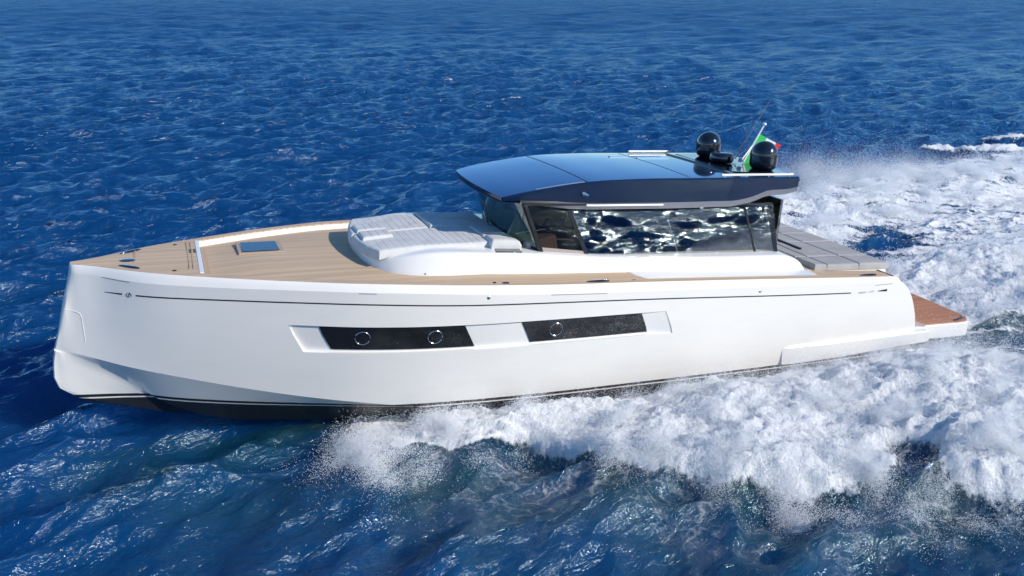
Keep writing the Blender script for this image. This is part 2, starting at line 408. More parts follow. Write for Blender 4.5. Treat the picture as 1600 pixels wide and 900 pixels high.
# ---- pinstripe, small marks and lettering on the topsides
def decal_strip(name, xs, zf, hw, m, sgn=-1, off=0.004, parent=Y):
    mb = MB(); r0, r1 = [], []
    for x in xs:
        h = hw(x) if callable(hw) else hw
        for r_, z in ((r0, zf(x)-h), (r1, zf(x)+h)): r_.append((x, sgn*(yside(x, z)+off), z))
    b0 = [(p[0], p[1]-sgn*.02, p[2]) for p in r0]; b1 = [(p[0], p[1]-sgn*.02, p[2]) for p in r1]
    mb.grid([b0, r0, r1, b1]); return mb.build(name, m, parent)
zst = smooth_interp([1, 1.7, 4, 6, 8.7, 12.5, 18.8, 20], [2.585, 2.60, 2.66, 2.665, 2.55, 2.39, 2.055, 2.0])
for sgn in (-1, 1):
    decal_strip('pinstripe', np.linspace(1.72, 18.8, 120), zst, 0.014, M['line_dark'], sgn)
    decal_strip('pinstripe', np.linspace(1.10, 1.45, 8), zst, lambda x: .006+.010*(x-1.1)/.35, M['line_dark'], sgn)
    decal_strip('pinstripe', np.linspace(19.72, 20.05, 8), lambda x: 2.03, lambda x: .008+.026*(x-19.72)/.33, M['line_dark'], sgn)
    for a, b, z0 in ((1.05, 1.62, None), (6.0, 6.35, None), (10.2, 11.6, None), (19.6, 20.2, 2.20)):
        decal_strip('rail_slot', np.linspace(a, b, 10), lambda x: (zsh(x)-.02 if z0 is None else z0), 0.008, M['groove'], sgn)
    # emblem between the two stripes: a slash between two small bowls
    e = MB(); ex, ez = 1.585, zst(1.585)
    def sp_(dx, dz): return (ex+dx, sgn*(yside(ex+dx, ez+dz)+.006), ez+dz)
    e.tube([sp_(-.012, -.055), sp_(.018, .055)], .006, 5)
    for q in (-1, 1):
        e.tube([sp_(q*(.018+.030*math.sin(t)), .036*math.cos(t)*1.0-.002+q*-.002) for t in np.linspace(0, math.pi, 9)], .005, 5)
    e.build('emblem', M['line_dark'], Y)
    for px, pz in ((8.74, 2.72), (15.85, 2.34)):
        mb = MB(); yc = yside(px, pz)
        mb.lathe([(0, .012), (.03, .012), (.042, .004), (.042, -.03)], (0, 0, 0), 20)
        mb.v = [(px+a, sgn*(yc+c_), pz+b) for a, b, c_ in mb.v]
        mb.build('filler_cap', M['steel'], Y)
    mb = MB()
    # moulded hatch outline on the bow and small spray strake
    pts = [(0.27, 2.14), (0.56, 2.07), (0.60, 2.0), (0.625, 1.45), (0.60, 1.40)]
    mb.tube([(x, sgn*(yside(x, z)+.002), z) for (x0, z0), (x1, z1) in zip(pts[:-1], pts[1:]) for t in np.linspace(0, 1, 6) for x, z in [(x0+(x1-x0)*t, z0+(z1-z0)*t)]], .006, 6)
    mb.build('bow_hatch_outline', M['gelcoat'], Y)
def text_mesh(name, body, size, m, parent, place):
    cu = bpy.data.curves.new(name, 'FONT'); cu.body = body; cu.size = size; cu.extrude = 0.001
    tmp = bpy.data.objects.new(name, cu); COL.objects.link(tmp)
    dg = bpy.context.evaluated_depsgraph_get(); me = bpy.data.meshes.new_from_object(tmp.evaluated_get(dg))
    bpy.data.objects.remove(tmp)
    for v in me.vertices: v.co = place(v.co)
    me.materials.clear(); me.materials.append(m)
    o = bpy.data.objects.new(name, me); COL.objects.link(o); o.parent = parent; return o
for word, tx in (('PARDO', 19.05), ('GT75', 19.41)):
    text_mesh('lettering', word, 0.075, M['text_grey'], Y, lambda c, tx=tx: Vector((tx+c.x*1.1, -(yside(tx+c.x*1.1, 2.01+c.y)+.006+c.z), 2.01+c.y)))

# ---- stern sponson (stepped spray rail) on each quarter
for sgn in (-1, 1):
    mb = MB(); outer = []
    prof = []
    for x in np.linspace(16.95, 21.9, 18):
        zt_ = I(x, [16.95, 21.9], [.68, .70]); zb_ = I(x, [16.95, 21.9], [.14, .34])
        yo = I(x, [16.95, 17.12, 18.5, 21.9], [yside(16.95, .66)-.01, 2.975, 3.03, 3.0])
        yi = yside(min(x, 21.4), zt_)-.06
        s_ = .15*(zt_-.3)
        prof.append([(x+.12, sgn*(yside(min(x, 21.4), zb_)-.08), zb_), (x+.12, sgn*(yo-.05), zb_+.01), (x+.02, sgn*yo, zt_-.035), (x, sgn*(yo-.025), zt_), (x-.0, sgn*yi, zt_+.10*max(0, 1-(x-16.95)/4.9)+.0)])
    mb.grid(prof); mb.ngon(prof[0]); mb.ngon(prof[-1])
    mb.build('sponson', M['gelcoat'], Y, sharp=25)

# ---- decks
CAP = 0.23
def strip(x0, x1, n, yo, yi, zf, th, m, name, sgn, parent=Y):
    mb = MB(); xs = np.linspace(x0, x1, n)
    a = [(x, sgn*yo(x), zf(x)) for x in xs]; b = [(x, sgn*yi(x), zf(x)) for x in xs]
    mb.grid([[(p[0], p[1], p[2]-th) for p in a], a, b, [(p[0], p[1], p[2]-th) for p in b]])
    return mb.build(name, m, parent)
# raised foredeck, flush with the rail, ahead of x = 3.0
mb = MB(); xs = [.47, .5, .55, .62, .72] + list(np.linspace(.85, 2.98, 18))
mb.grid([[(x, bt(x)*t, zt(x)+.008+.02*(1-t*t)) for x in xs] for t in np.linspace(-1, 1, 13)])
mb.build('foredeck', M['teak'], Y)
# cap rails in teak
for sgn in (-1, 1): strip(2.98, 20.25, 80, bt, lambda x: bt(x)-CAP, lambda x: zt(x)+.008, .03, M['teak'], 'cap_rail', sgn)
# white bulwark lining and sunken deck
DROP = lambda x: I(x, [3, 6.8, 9.0, 12], [.15, .15, .04, .02])
for sgn in (-1, 1):
    mb = MB(); xs = np.linspace(3.0, 18.4, 70)
    mb.grid([[(x, sgn*(bt(x)-CAP), zt(x)-.02) for x in xs], [(x, sgn*(bt(x)-CAP), zt(x)-DROP(x)) for x in xs], [(x, sgn*(bt(x)-CAP-.035), zt(x)-DROP(x)+.006) for x in xs]])
    mb.build('bulwark_lining', M['gelcoat'], Y)
mb = MB(); xs = np.linspace(3.0, 18.4, 70)
mb.grid([[(x, (bt(x)-CAP+.01)*t, zt(x)-DROP(x)+.11*(1-t*t)*min(1, max(0, (x-3.0)/1.2))) for x in xs] for t in np.linspace(-1, 1, 17)])
mb.build('main_deck', M['teak'], Y)
# white sill and dark grooves across the foredeck
mb = MB(); mb.box(2.985, 3.075, -(bt(3)-CAP), bt(3)-CAP, 2.96, 3.122); mb.build('deck_sill', M['gelcoat'], Y, .006)
for gx in (2.80, 2.88): 
    mb = MB(); mb.box(gx-.012, gx+.012, -1.0, 1.15, 3.10, 3.134); mb.build('deck_groove', M['teak_trim'], Y)
mb = MB(); mb.box(1.70, 1.735, -.32, .70, 3.10, 3.134); mb.build('deck_groove', M['teak_trim'], Y)
mb = MB(); mb.box(3.10, 3.2, -1.2, 1.2, 2.90, 2.985); mb.build('deck_groove', M['teak_trim'], Y)
# fold-away cleats (oval dark polished plates) on the foredeck and rails
def oval(cx, cyy, z, ax, ay, rot, m, name, h=.02):
    mb = MB(); n = 24
    pr = [(0, h), (.6, h*.95), (.92, h*.6), (1, 0), (1, -.03)]
    rr = [[(cx+k*(ax*math.cos(a)*math.cos(rot)-ay*math.sin(a)*math.sin(rot)), cyy+k*(ax*math.cos(a)*math.sin(rot)+ay*math.sin(a)*math.cos(rot)), z+zz) for a in [2*math.pi*i/n for i in range(n)]] for k, zz in pr]
    mb.grid(rr, 0, True); return mb.build(name, m, Y)
oval(1.58, -.10, 3.125, .17, .13, 0, M['black_gloss'], 'mooring_cleat')
oval(1.62, -.58, 3.118, .27, .07, R(-38), M['black_gloss'], 'mooring_cleat', .03)
oval(1.62, .62, 3.118, .27, .07, R(38), M['black_gloss'], 'mooring_cleat', .03)
for cx in (11.45, 19.5):
    for sgn in (-1, 1): oval(cx, sgn*(bt(cx)-.13), zt(cx)+.012, .30, .055, 0, M['black_gloss'], 'mooring_cleat', .035)
oval(9.2, -2.88, zt(9.2)+.012, .09, .045, 0, M['black'], 'deck_fitting'); oval(8.95, -2.86, zt(8.95)+.012, .04, .03, 0, M['black'], 'deck_fitting')
oval(12.4, -2.88, zt(12.4)+.012, .06, .025, 0, M['steel'], 'deck_fitting'); oval(5.75, -2.30, zt(5.7)-DROP(5.7)+.005, .06, .04, 0, M['black'], 'deck_fitting')
oval(2.5, -1.05, 3.115, .045, .03, 0, M['black'], 'deck_fitting'); oval(2.55, 1.0, 3.115, .045, .03, 0, M['black'], 'deck_fitting')
for yy in (.30, .46):
    for xx in (2.86, 2.95): oval(xx, yy-.03, 3.135, .03, .035, 0, M['black'], 'hatch_latch', .015)
# deck hatch with dark glass and teak frame
mb = MB(); mb.box(3.88, 4.90, .16, 1.14, 2.90, 3.075); fr = mb.build('deck_hatch', M['teak_trim'], Y, .01)
mb = MB(); mb.box(3.96, 4.80, .24, 1.06, 2.95, 3.09); mb.build('hatch_glass', M['black_gloss'], fr, .012)

# ---- coachroof (white trunk under cabin and foredeck sun lounge)
ztr = smooth_interp([6.3, 6.7, 7.1, 7.5, 9.1, 10.4, 12, 14.7, 17, 18], [3.15, 3.23, 3.33, 3.41, 3.40, 3.31, 3.15, 3.03, 2.95, 2.92])
def trunk_half(x, t):      # t 0 base .. 1 top edge
    w = I(x, [6.44, 6.46, 6.50, 6.58, 6.68, 6.80, 7.0, 7.3, 7.7, 8.2, 9, 12.7, 14, 17, 17.9], [0, .40, .82, 1.16, 1.40, 1.58, 1.80, 1.98, 2.10, 2.17, 2.20, 2.30, 2.40, 2.42, 2.40])
    return w*(1-.075*t)
xs = [6.44, 6.46, 6.48, 6.50, 6.54, 6.58, 6.63, 6.68, 6.74, 6.80, 6.9, 7.0, 7.15, 7.3, 7.5] + list(np.linspace(7.7, 16.9, 40)) + [17.05, 17.2, 17.35, 17.5, 17.62, 17.72, 17.8, 17.85]
def tz_(x):
    z = ztr(x); 
    if x > 16.9:
        u = (x-16.9)/.96; zb = zt(x)-.02; z = zb+(z-zb)*math.sqrt(max(0, 1-u**2.2))
    return z
mb = MB(); sec = []
for x in xs:
    zb = zt(x)-DROP(x)-.02; z1 = tz_(x); w0, w1 = trunk_half(x, 0), trunk_half(x, 1)
    half = [(w0, zb), (w0+(w1-w0)*.35, zb+(z1-zb)*.4), (w1+.015, zb+(z1-zb)*.80), (w1-.005, zb+(z1-zb)*.92), (w1-.05, z1-.008), (w1-.12, z1), (w1*.5, z1+.01)]
    if w1 < .2: half = [(w0, zb), (w0*.99, zb+(z1-zb)*.4), (w1, zb+(z1-zb)*.8), (w1*.98, zb+(z1-zb)*.92), (w1*.9, z1-.008), (w1*.7, z1), (w1*.4, z1)]
    sec.append([(x, -a, z) for a, z in half]+[(x, 0, z1+.012)]+[(x, a, z) for a, z in half[::-1]])
mb.grid(sec); mb.ngon(sec[-1]); mb.ngon(sec[0])
trunk = mb.build('coachroof', M['gelcoat'], Y, sharp=45)
# aft filler between coachroof and cap rail
for sgn in (-1, 1):
    mb = MB(); xs2 = np.linspace(12.55, 17.9, 30); r = []
    for x in xs2:
        yo = bt(x)-CAP-.004; f = min(1, (x-12.55)/.28)
        yo = trunk_half(x, 0)+(yo-trunk_half(x, 0))*f
        r.append([(x, sgn*yo, zt(x)-DROP(x)), (x, sgn*yo, zt(x)+.002), (x, sgn*(trunk_half(x, .0)-.03), zt(x)+.035)])
    mb.grid(r); mb.build('side_moulding', M['gelcoat'], Y, sharp=30)
for sx in (7.62, 9.55, 11.35, 13.2): 
    mb = MB(); yy = -(trunk_half(sx, .2)+.0); zz = zt(sx)-.02
    mb.tube([(sx, yy+.03, zz), (sx, yy-.014, zz)], .016, 10); mb.build('courtesy_light', M['black'], Y)
# flush hatch in the coachroof beside the windscreen
mb = MB(); za = ztr(9.7)
mb.prism([(9.30, -1.98, ztr(9.3)-.01), (9.93, -1.98, ztr(9.93)-.01), (9.98, -1.72, ztr(9.98)-.01), (9.36, -1.72, ztr(9.36)-.01)][::-1], [(9.30, -1.98, ztr(9.3)+.016), (9.93, -1.98, ztr(9.93)+.016), (9.98, -1.72, ztr(9.98)+.018), (9.36, -1.72, ztr(9.36)+.018)][::-1])
mb.build('storage_hatch', M['black_gloss'], Y, .006)

# ---- foredeck sun lounge cushions
def cushion(name, x0, x1, y0, y1, zf, th, m, ch=None, ax='x', round_=.06, parent=Y, front_skew=0.0, nx=None, zb_=None):
    """padded cushion with rounded edges and optional stitched channels"""
    nx = nx or max(14, int((x1-x0)/(.0097 if ch else .03))); ny = max(10, int((y1-y0)/.06))
    def edge(u, L):   # rounded rise from each edge
        d = min(u, 1-u)*L; return math.sqrt(max(0, 1-(1-min(1, d/round_))**2))
    top = []
    us = np.concatenate([[0, .3*round_/(x1-x0)], np.linspace(.6*round_/(x1-x0), 1-.6*round_/(x1-x0), nx), [1-.3*round_/(x1-x0), 1]])
    vs = np.concatenate([[0, .3*round_/(y1-y0)], np.linspace(.6*round_/(y1-y0), 1-.6*round_/(y1-y0), ny), [1-.3*round_/(y1-y0), 1]])
    for u in us:
        r = []
        for v in vs:
            x = x0+(x1-x0)*u; y = y0+(y1-y0)*v
            x += front_skew*(1-u)*(abs(y)/1.6)**2
            e = min(edge(u, x1-x0), edge(v, y1-y0)); h = th*(.55+.45*e)
            if ch:
                q = (x if ax == 'x' else y)/ch; q = abs(q-round(q))*ch
                h -= .011*math.exp(-(q/.007)**2)*e
            h += .008*math.sin(3.1*x+1.7*y)*e
            r.append((x, y, zf(x)+h))
        top.append(r)
    mb = MB(); mb.grid(top)
    ring = top[0]+[r[-1] for r in top[1:]]+top[-1][::-1][1:]+[r[0] for r in top[::-1][1:-1]]
    mb.grid([ring, [(p[0], p[1], (zb_ or zf)(p[0])-.0) for p in ring]], 0, True)
    return mb.build(name, m, parent, sharp=60)
zflat = lambda x: I(x, [6.3, 7.6, 8.3, 9.3], [3.31, 3.40, 3.42, 3.405])
cushion('sun_pad', 6.40, 9.30, -1.54, -.02, zflat, .11, M['cushion'], .165, front_skew=.34, zb_=ztr, round_=.09)
cushion('sun_pad', 6.40, 8.30, .02, 1.54, zflat, .11, M['cushion'], .165, front_skew=.34, zb_=ztr, round_=.09)
cushion('sun_pad', 8.32, 9.95, .02, .82, ztr, .125, M['cushion'], None)
cushion('sun_pad', 8.32, 9.95, .84, 1.54, ztr, .125, M['cushion'], None)
zz1 = lambda x: zflat(x)+.085
cushion('headrest_cushion', 6.55, 7.25, -.62, -.04, zz1, .10, M['cushion'], .165)
cushion('headrest_cushion', 6.55, 7.25, .04, .62, zz1, .10, M['cushion'], .165)
cushion('bolster', 9.28, 10.02, -1.72, -1.12, ztr, .21, M['cushion'], None, round_=.12)
cushion('bolster', 9.28, 10.02, -1.10, -.02, ztr, .16, M['cushion'], None, round_=.08)

# ---- cabin: glazing, pillars, floor and furniture
zgb = smooth_interp([9.9, 10.46, 11.7, 14.3, 16.6, 17.3], [3.36, 3.30, 3.14, 3.0, 2.93, 2.93])
zgt = smooth_interp([9.7, 9.93, 11.15, 13.75, 16.1, 16.8], [4.50, 4.46, 4.23, 4.15, 4.16, 4.22])
GB, GT = 1.86, 1.80
def gp(xb, xt, t, sgn, off=0):     # point on the side glazing plane
    x = xb+(xt-xb)*t; z = zgb(xb)+(zgt(xt)-zgb(xb))*t; y = GB+(GT-GB)*t
    
    return (x, sgn*(y+off), z)
def side_panel(name, b0, t0, b1, t1, m, sgn, th=.012, off=0.0, lo=0.0, hi=1.0, parent=Y):
    mb = MB()
    a = [gp(b0, t0, lo, sgn, off), gp(b1, t1, lo, sgn, off), gp(b1, t1, hi, sgn, off), gp(b0, t0, hi, sgn, off)]
    b = [(p[0], p[1]-sgn*th, p[2]) for p in a]
    mb.prism(b, a); return mb.build(name, m, parent)
for sgn in (-1, 1):
    dr = side_panel('side_door', 10.42, 9.97, 10.52, 10.06, M['black'], sgn, .05, .012)
    side_panel('side_window', 10.52, 10.06, 11.60, 11.10, M['glass_door'], sgn, lo=.10)
    side_panel('window_sill', 10.52, 10.06, 11.60, 11.10, M['flange'], sgn, .05, .006, 0, .10)
    side_panel('window_pillar', 11.60, 11.10, 11.72, 11.20, M['black'], sgn, .05, .010)
    side_panel('side_window', 11.72, 11.20, 14.20, 13.72, M['glass_dark'], sgn)
    side_panel('window_pillar', 14.20, 13.72, 14.22, 13.74, M['steel'], sgn, .04, .004)
    side_panel('side_window', 14.22, 13.74, 16.50, 16.04, M['glass_dark'], sgn)
    side_panel('window_pillar', 16.50, 16.04, 16.56, 16.09, M['black'], sgn, .05, .010)
    side_panel('side_window', 16.56, 16.09, 17.12, 16.70, M['glass_dark'], sgn)
    side_panel('window_pillar', 17.12, 16.70, 17.24, 16.92, M['black_gloss'], sgn, .12, .006)
    side_panel('window_trim', 10.42, 9.97, 17.24, 16.92, M['black'], sgn, .05, .014, .955, 1.0)
# windscreen: curved, leaning forward at the top
def ws(v, t):
    s_ = math.copysign(1-(1-abs(v))**1.0, v)
    y0 = 1.86*s_; xb = 10.02+.40*abs(v)**2.2; xt = 9.62+.37*abs(v)**2.2
    yt = 1.78*s_
    return (xb+(xt-xb)*t, y0+(yt-y0)*t, 3.385-.05*abs(v)**2+(4.53-3.385-.06*abs(v)**2)*t)
mb = MB(); vs = np.linspace(-.985, .985, 33)
f_ = [[ws(v, t) for v in vs] for t in np.linspace(.03, 1, 9)]; bk = [[(p[0]+.012, p[1], p[2]) for p in r] for r in f_]
mb.grid(f_); mb.grid(bk, flip=True); mb.grid([f_[0], bk[0]]); mb.grid([f_[-1], bk[-1]])
wsn = mb.build('windscreen', M['glass_clear'], Y)
mb = MB(); mb.grid([[ws(v, t) for v in np.linspace(-1, 1, 33)] for t in (-.04, .035)]); mb.grid([[(p[0]+.03, p[1], p[2]) for p in r] for r in [[ws(v, t) for v in np.linspace(-1, 1, 33)] for t in (-.04, .035)]])
mb.build('windscreen_seal', M['black'], wsn)
for v in (-.99, .99):
    mb = MB(); mb.tube([ws(v, t) for t in np.linspace(0, 1, 6)], .035, 8); mb.build('windscreen_pillar', M['black'], wsn)
mb = MB(); mb.tube([(ws(.33, 0)[0]-.03, ws(.33, 0)[1], ws(.33, 0)[2]+.05), (ws(.33, .5)[0]-.035, ws(.33, .5)[1]-.1, ws(.33, .5)[2])], .012, 6); mb.build('wiper', M['black'], wsn)
# interior
mb = MB(); mb.box(10.3, 17.9, -1.95, 1.95, 2.30, 2.36); mb.build('cabin_floor', M['interior_floor'], Y)
mb = MB(); mb.prism([(10.25, -1.6, 3.0), (11.1, -1.6, 2.9), (11.1, 1.6, 2.9), (10.25, 1.6, 3.0)], [(10.2, -1.6, 3.46), (10.95, -1.6, 3.62), (10.95, 1.6, 3.62), (10.2, 1.6, 3.46)]); mb.build('dashboard', M['cushion_grey'], Y, .05)
for yy in (-.95, -.1, .8):
    mb = MB(); mb.box(12.0, 12.55, yy-.3, yy+.3, 2.95, 3.15); mb.prism([(12.4, yy-.3, 3.1), (12.6, yy-.3, 3.1), (12.6, yy+.3, 3.1), (12.4, yy+.3, 3.1)], [(12.55, yy-.26, 3.9), (12.7, yy-.26, 3.9), (12.7, yy+.26, 3.9), (12.55, yy+.26, 3.9)]); mb.box(12.15, 12.45, yy-.12, yy+.12, 2.36, 2.96)
    mb.build('helm_seat', M['cream'], Y, .05)
mb = MB(); mb.tube([(11.2+.06*math.cos(a), -.5+.2*math.sin(a), 3.55+.2*math.cos(a)) for a in np.linspace(0, 2*math.pi, 25)], .018, 6, cap=False); mb.tube([(11.0, -.5, 3.5), (11.2, -.5, 3.55)], .03); mb.build('steering_wheel', M['black'], Y)
mb = MB(); mb.box(13.4, 15.6, .7, 1.7, 2.36, 2.8); mb.box(13.4, 15.6, 1.5, 1.75, 2.8, 3.25); mb.build('sofa', M['cream'], Y, .06)
mb = MB(); mb.box(13.3, 15.2, -1.75, -1.1, 2.36, 3.2); mb.build('galley_counter', M['cream'], Y, .03)
# front wall of the saloon under the windscreen so the cabin is closed
mb = MB(); mb.box(17.25, 17.32, -1.7, 1.7, 2.40, 4.28); mb.build('aft_door', M['glass_dark'], Y)

# ---- hardtop
zrk = smooth_interp([9.5, 9.65, 10.6, 11.6, 12.8, 14.5, 16.3, 17.6], [4.58, 4.62, 4.79, 4.91, 4.95, 4.94, 4.92, 4.90])
zrl = smooth_interp([9.5, 10.0, 11.0, 12.9, 15.0, 15.85, 16.25, 16.65, 17.3, 17.7], [4.46, 4.42, 4.29, 4.22, 4.19, 4.20, 4.28, 4.41, 4.45, 4.52])
def yrk(x): return I(x, [9.5, 9.8, 11.6, 14, 17.2, 17.6], [1.68, 1.74, 1.80, 1.84, 1.84, 1.80])
def yrl(x): return yrk(x)-.02
xs = list(np.linspace(9.50, 10.2, 6))+list(np.linspace(10.4, 17.2, 35))+[17.35, 17.5, 17.62]
xc = lambda x, y: x-.16*(1-(y/1.8)**2)*max(0, 1-(x-9.5)/1.5)+.10*(1-(y/1.8)**2)*max(0, (x-16.6)/1.0)
top = MB(); low = MB()
def roof_z(x, t): return zrk(x)+.035*(1-abs(t)**2.3)*min(1, .45+(x-9.5)/2)
T = np.concatenate([[-1], np.linspace(-.985, .985, 25), [1]])
trows = [[(xc(x, yrk(x)*t), yrk(x)*t, roof_z(x, t)) for t in T] for x in xs]
top.grid(trows)
top.build('hardtop', M['roof'], Y, sharp=50)
hard = bpy.data.objects['hardtop']
# navy side fascia, chamfer and underside
for sgn in (-1, 1):
    q = MB()
    def sd(x): 
        z1, z0 = zrk(x)-.004, zrl(x)
        return [(x, sgn*(yrk(x)), z1), (x, sgn*(yrk(x)+.035), z1-.03), (x+.04*0, sgn*(yrk(x)+.02), z0+.16*min(1, (z1-z0)/.5)), ]
    q.grid([sd(x) for x in xs]); q.build('roof_fascia', M['navy'], Y, sharp=30)
    q = MB()
    q.grid([[(x, sgn*(yrk(x)+.02), zrl(x)+.16*min(1, (zrk(x)-.004-zrl(x))/.5)-.001), (x, sgn*(yrk(x)-.03), zrl(x)), (x, sgn*(yrk(x)-.10), zrl(x)+.005)] for x in xs if x > 9.9])
    q.build('roof_chamfer', M['silver_trim'], Y, sharp=30)
q = MB(); q.grid([[(xc(x, yrk(x)*t), (yrk(x)-.08)*t, zrl(x)+.006) for t in np.linspace(-1, 1, 9)] for x in xs])
q.build('roof_lining', M['cushion_grey'], Y)
q = MB(); fr0 = [(xc(9.5, yrk(9.5)*t)+.0, yrk(9.5)*t, roof_z(9.5, t)-.003) for t in T]; fr1 = [(xc(9.5, yrk(9.5)*t)+.06, (yrk(9.5)-.01)*t, 4.462) for t in T]
fm = [tuple(np.array(a)*.35+np.array(b)*.65+np.array([-.03, 0, 0])) for a, b in zip(fr0, fr1)]
q.grid([fr0, fm, fr1]); q.build('roof_brow', M['navy'], Y, sharp=30)
q = MB(); e0 = trows[-1]; e1 = [(p[0]+.05, p[1], p[2]-.1) for p in e0]; e2 = [(p[0]-.04, p[1]*.98, zrl(17.62)) for p in e0]
q.grid([e0, e1, e2]); q.build('roof_trailing_edge', M['navy'], Y, sharp=30)
# seam and sliding glass panel lines, edge highlight, rails
def roof_line(x0, y0, x1, y1, hw, m, name, h=.006, n=14):
    mb = MB(); d = Vector((x1-x0, y1-y0, 0)).normalized(); nrm = Vector((-d.y, d.x, 0)); ra, rb = [], []
    for t in np.linspace(0, 1, n):
        x = x0+(x1-x0)*t; y = y0+(y1-y0)*t
        for r_, s_ in ((ra, -1), (rb, 1)):
            px, py = x+nrm.x*hw*s_, y+nrm.y*hw*s_; r_.append((px, py, roof_z(px, py/yrk(px))+h))
    mb.grid([[(p[0], p[1], p[2]-h-.004) for p in ra], ra, rb, [(p[0], p[1], p[2]-h-.004) for p in rb]]); return mb.build(name, m, hard)
roof_line(11.56, -1.78, 11.50, 1.76, .014, M['black'], 'roof_seam')
roof_line(14.35, -1.74, 14.25, 1.74, .006, M['black'], 'roof_seam')
roof_line(15.75, -1.80, 15.70, 1.5, .05, M['black_gloss'], 'roof_track', .035)
roof_line(13.6, 1.05, 15.2, 1.05, .03, M['steel'], 'roof_trim_and_highlight', .03); roof_line(14.3, .8, 15.3, .8, .025, M['steel'], 'roof_trim_and_highlight', .03)
roof_line(10.3, -1.70, 11.5, -1.75, .012, M['silver_trim'], 'roof_trim_and_highlight', .008)  # silver strip standing in for the highlight along the port roof edge
for sgn, xa, xb in ((-1, 15.25, 17.45), (1, 14.6, 15.9)):
    mb = MB(); pz = .05
    mb.tube([(x, sgn*(yrk(x)-.05), zrk(x)+pz) for x in np.linspace(xa, xb, 10)], .033, 10)
    for x in np.linspace(xa+.1, xb-.1, 4): mb.tube([(x, sgn*(yrk(x)-.05), zrk(x)-.01), (x, sgn*(yrk(x)-.05), zrk(x)+pz)], .018, 8)
    mb.build('roof_rail', M['white_metal'], hard)
for sgn in (-1, 1):
    mb = MB(); mb.tube([(x, sgn*(yrk(x)+.05), zrl(x)+.11) for x in np.linspace(11.55, 13.6, 10)], .026, 8); mb.build('awning_rail', M['white_metal'], hard)
    mb = MB(); mb.tube([(11.47, sgn*(yrk(11.47)), 4.64), (11.47, sgn*(yrk(11.47)+.055), 4.64)], .05, 14); mb.tube([(11.42, sgn*(yrk(11.4)+.05), 4.66), (11.56, sgn*(yrk(11.5)+.09), 4.61)], .03, 10); mb.build('navigation_light', M['steel'], hard)
# antenna tray
mb = MB(); mb.prism([(15.85, -1.35, 4.88), (17.5, -1.7, 4.84), (17.5, 1.7, 4.84), (15.85, 1.35, 4.88)], [(15.85, -1.35, 4.985), (17.5, -1.7, 4.935), (17.5, 1.7, 4.935), (15.85, 1.35, 4.985)]); mb.build('antenna_tray', M['black_gloss'], hard, .02)
def dome(x, y, z, r, h, name):
    mb = MB(); pr = [(0.0, h)]+[(r*math.sin(a), h-r+r*math.cos(a)) for a in np.linspace(.12, math.pi/2, 12)]+[(r, (h-r)*.55), (r*.99, .10), (r*.93, .05), (r*.80, .0), (r*.55, -.05), (0.0, -.05)]
    mb.lathe(pr, (x, y, z), 36); d = mb.build(name, M['black_gloss'], hard, sharp=60)
    g = MB(); g.lathe([(r*1.004, h-r-.012), (r*1.008, h-r), (r*1.004, h-r+.012)], (x, y, z), 36); g.build('dome_band', M['black'], d)
    return d
dome(17.08, -.98, 4.97, .36, .72, 'satellite_dome'); dome(16.62, .90, 5.0, .34, .66, 'satellite_dome')
mb = MB(); mb.lathe([(0, .25), (.25, .25), (.30, .225), (.325, .17), (.325, .06), (.29, .0), (0, 0)], (16.48, .02, 4.98), 32); mb.build('radar', M['black_gloss'], hard, sharp=60)
for a, b in (((16.75, -.1, 5.0), (17.95, .25, 6.55)), ((17.1, .25, 5.0), (18.3, .6, 6.6))):
    mb = MB(); mb.tube([a, tuple((np.array(a)+np.array(b))/2), b], [.008, .005, .003], 6); mb.build('whip_antenna', M['black'], hard)
# flagstaff with ensign and stays
p0, p1 = Vector((17.15, -.05, 4.98)), Vector((17.72, 0.0, 5.98))
mb = MB(); mb.tube([p0, p0.lerp(p1, .5), p1], [.03, .026, .022], 10); mb.lathe([(0, .05), (.045, .04), (.06, .01), (.045, -.02), (0, -.03)], p1, 14)
mb.tube([(16.95, -.18, 5.0), p0.lerp(p1, .45)], .014, 6); mb.tube([(16.98, .2, 5.0), p0.lerp(p1, .45)], .014, 6)
staff = mb.build('flagstaff', M['white_metal'], hard)
mb = MB(); a0 = p0.lerp(p1, .76); b0 = p0.lerp(p1, .0); nU = 27; dv = Vector((.72, -.12, -.30))
g_ = []
for i in range(nU):
    u = i/(nU-1); r_ = []
    for j in range(9):
        t = j/8; p = a0.lerp(b0, t)+dv*u+Vector((0.05*u*t, .055*math.sin(7*u+2*t)*u**.5, -.05*u*math.sin(3*u+t)))
        r_.append(tuple(p))
    g_.append(r_)
mb.grid(g_[:10], 0); mb.grid(g_[9:19], 1); mb.grid(g_[18:], 2)
mb.build('ensign', [M['flag_g'], M['flag_w'], M['flag_r']], staff, sharp=80)
mb = MB()
mb.lathe([(0, .12), (.05, .1), (.06, .0), (0, 0)], (16.9, -.25, 5.02), 12); mb.build('gps_antenna', M['white_metal'], hard)

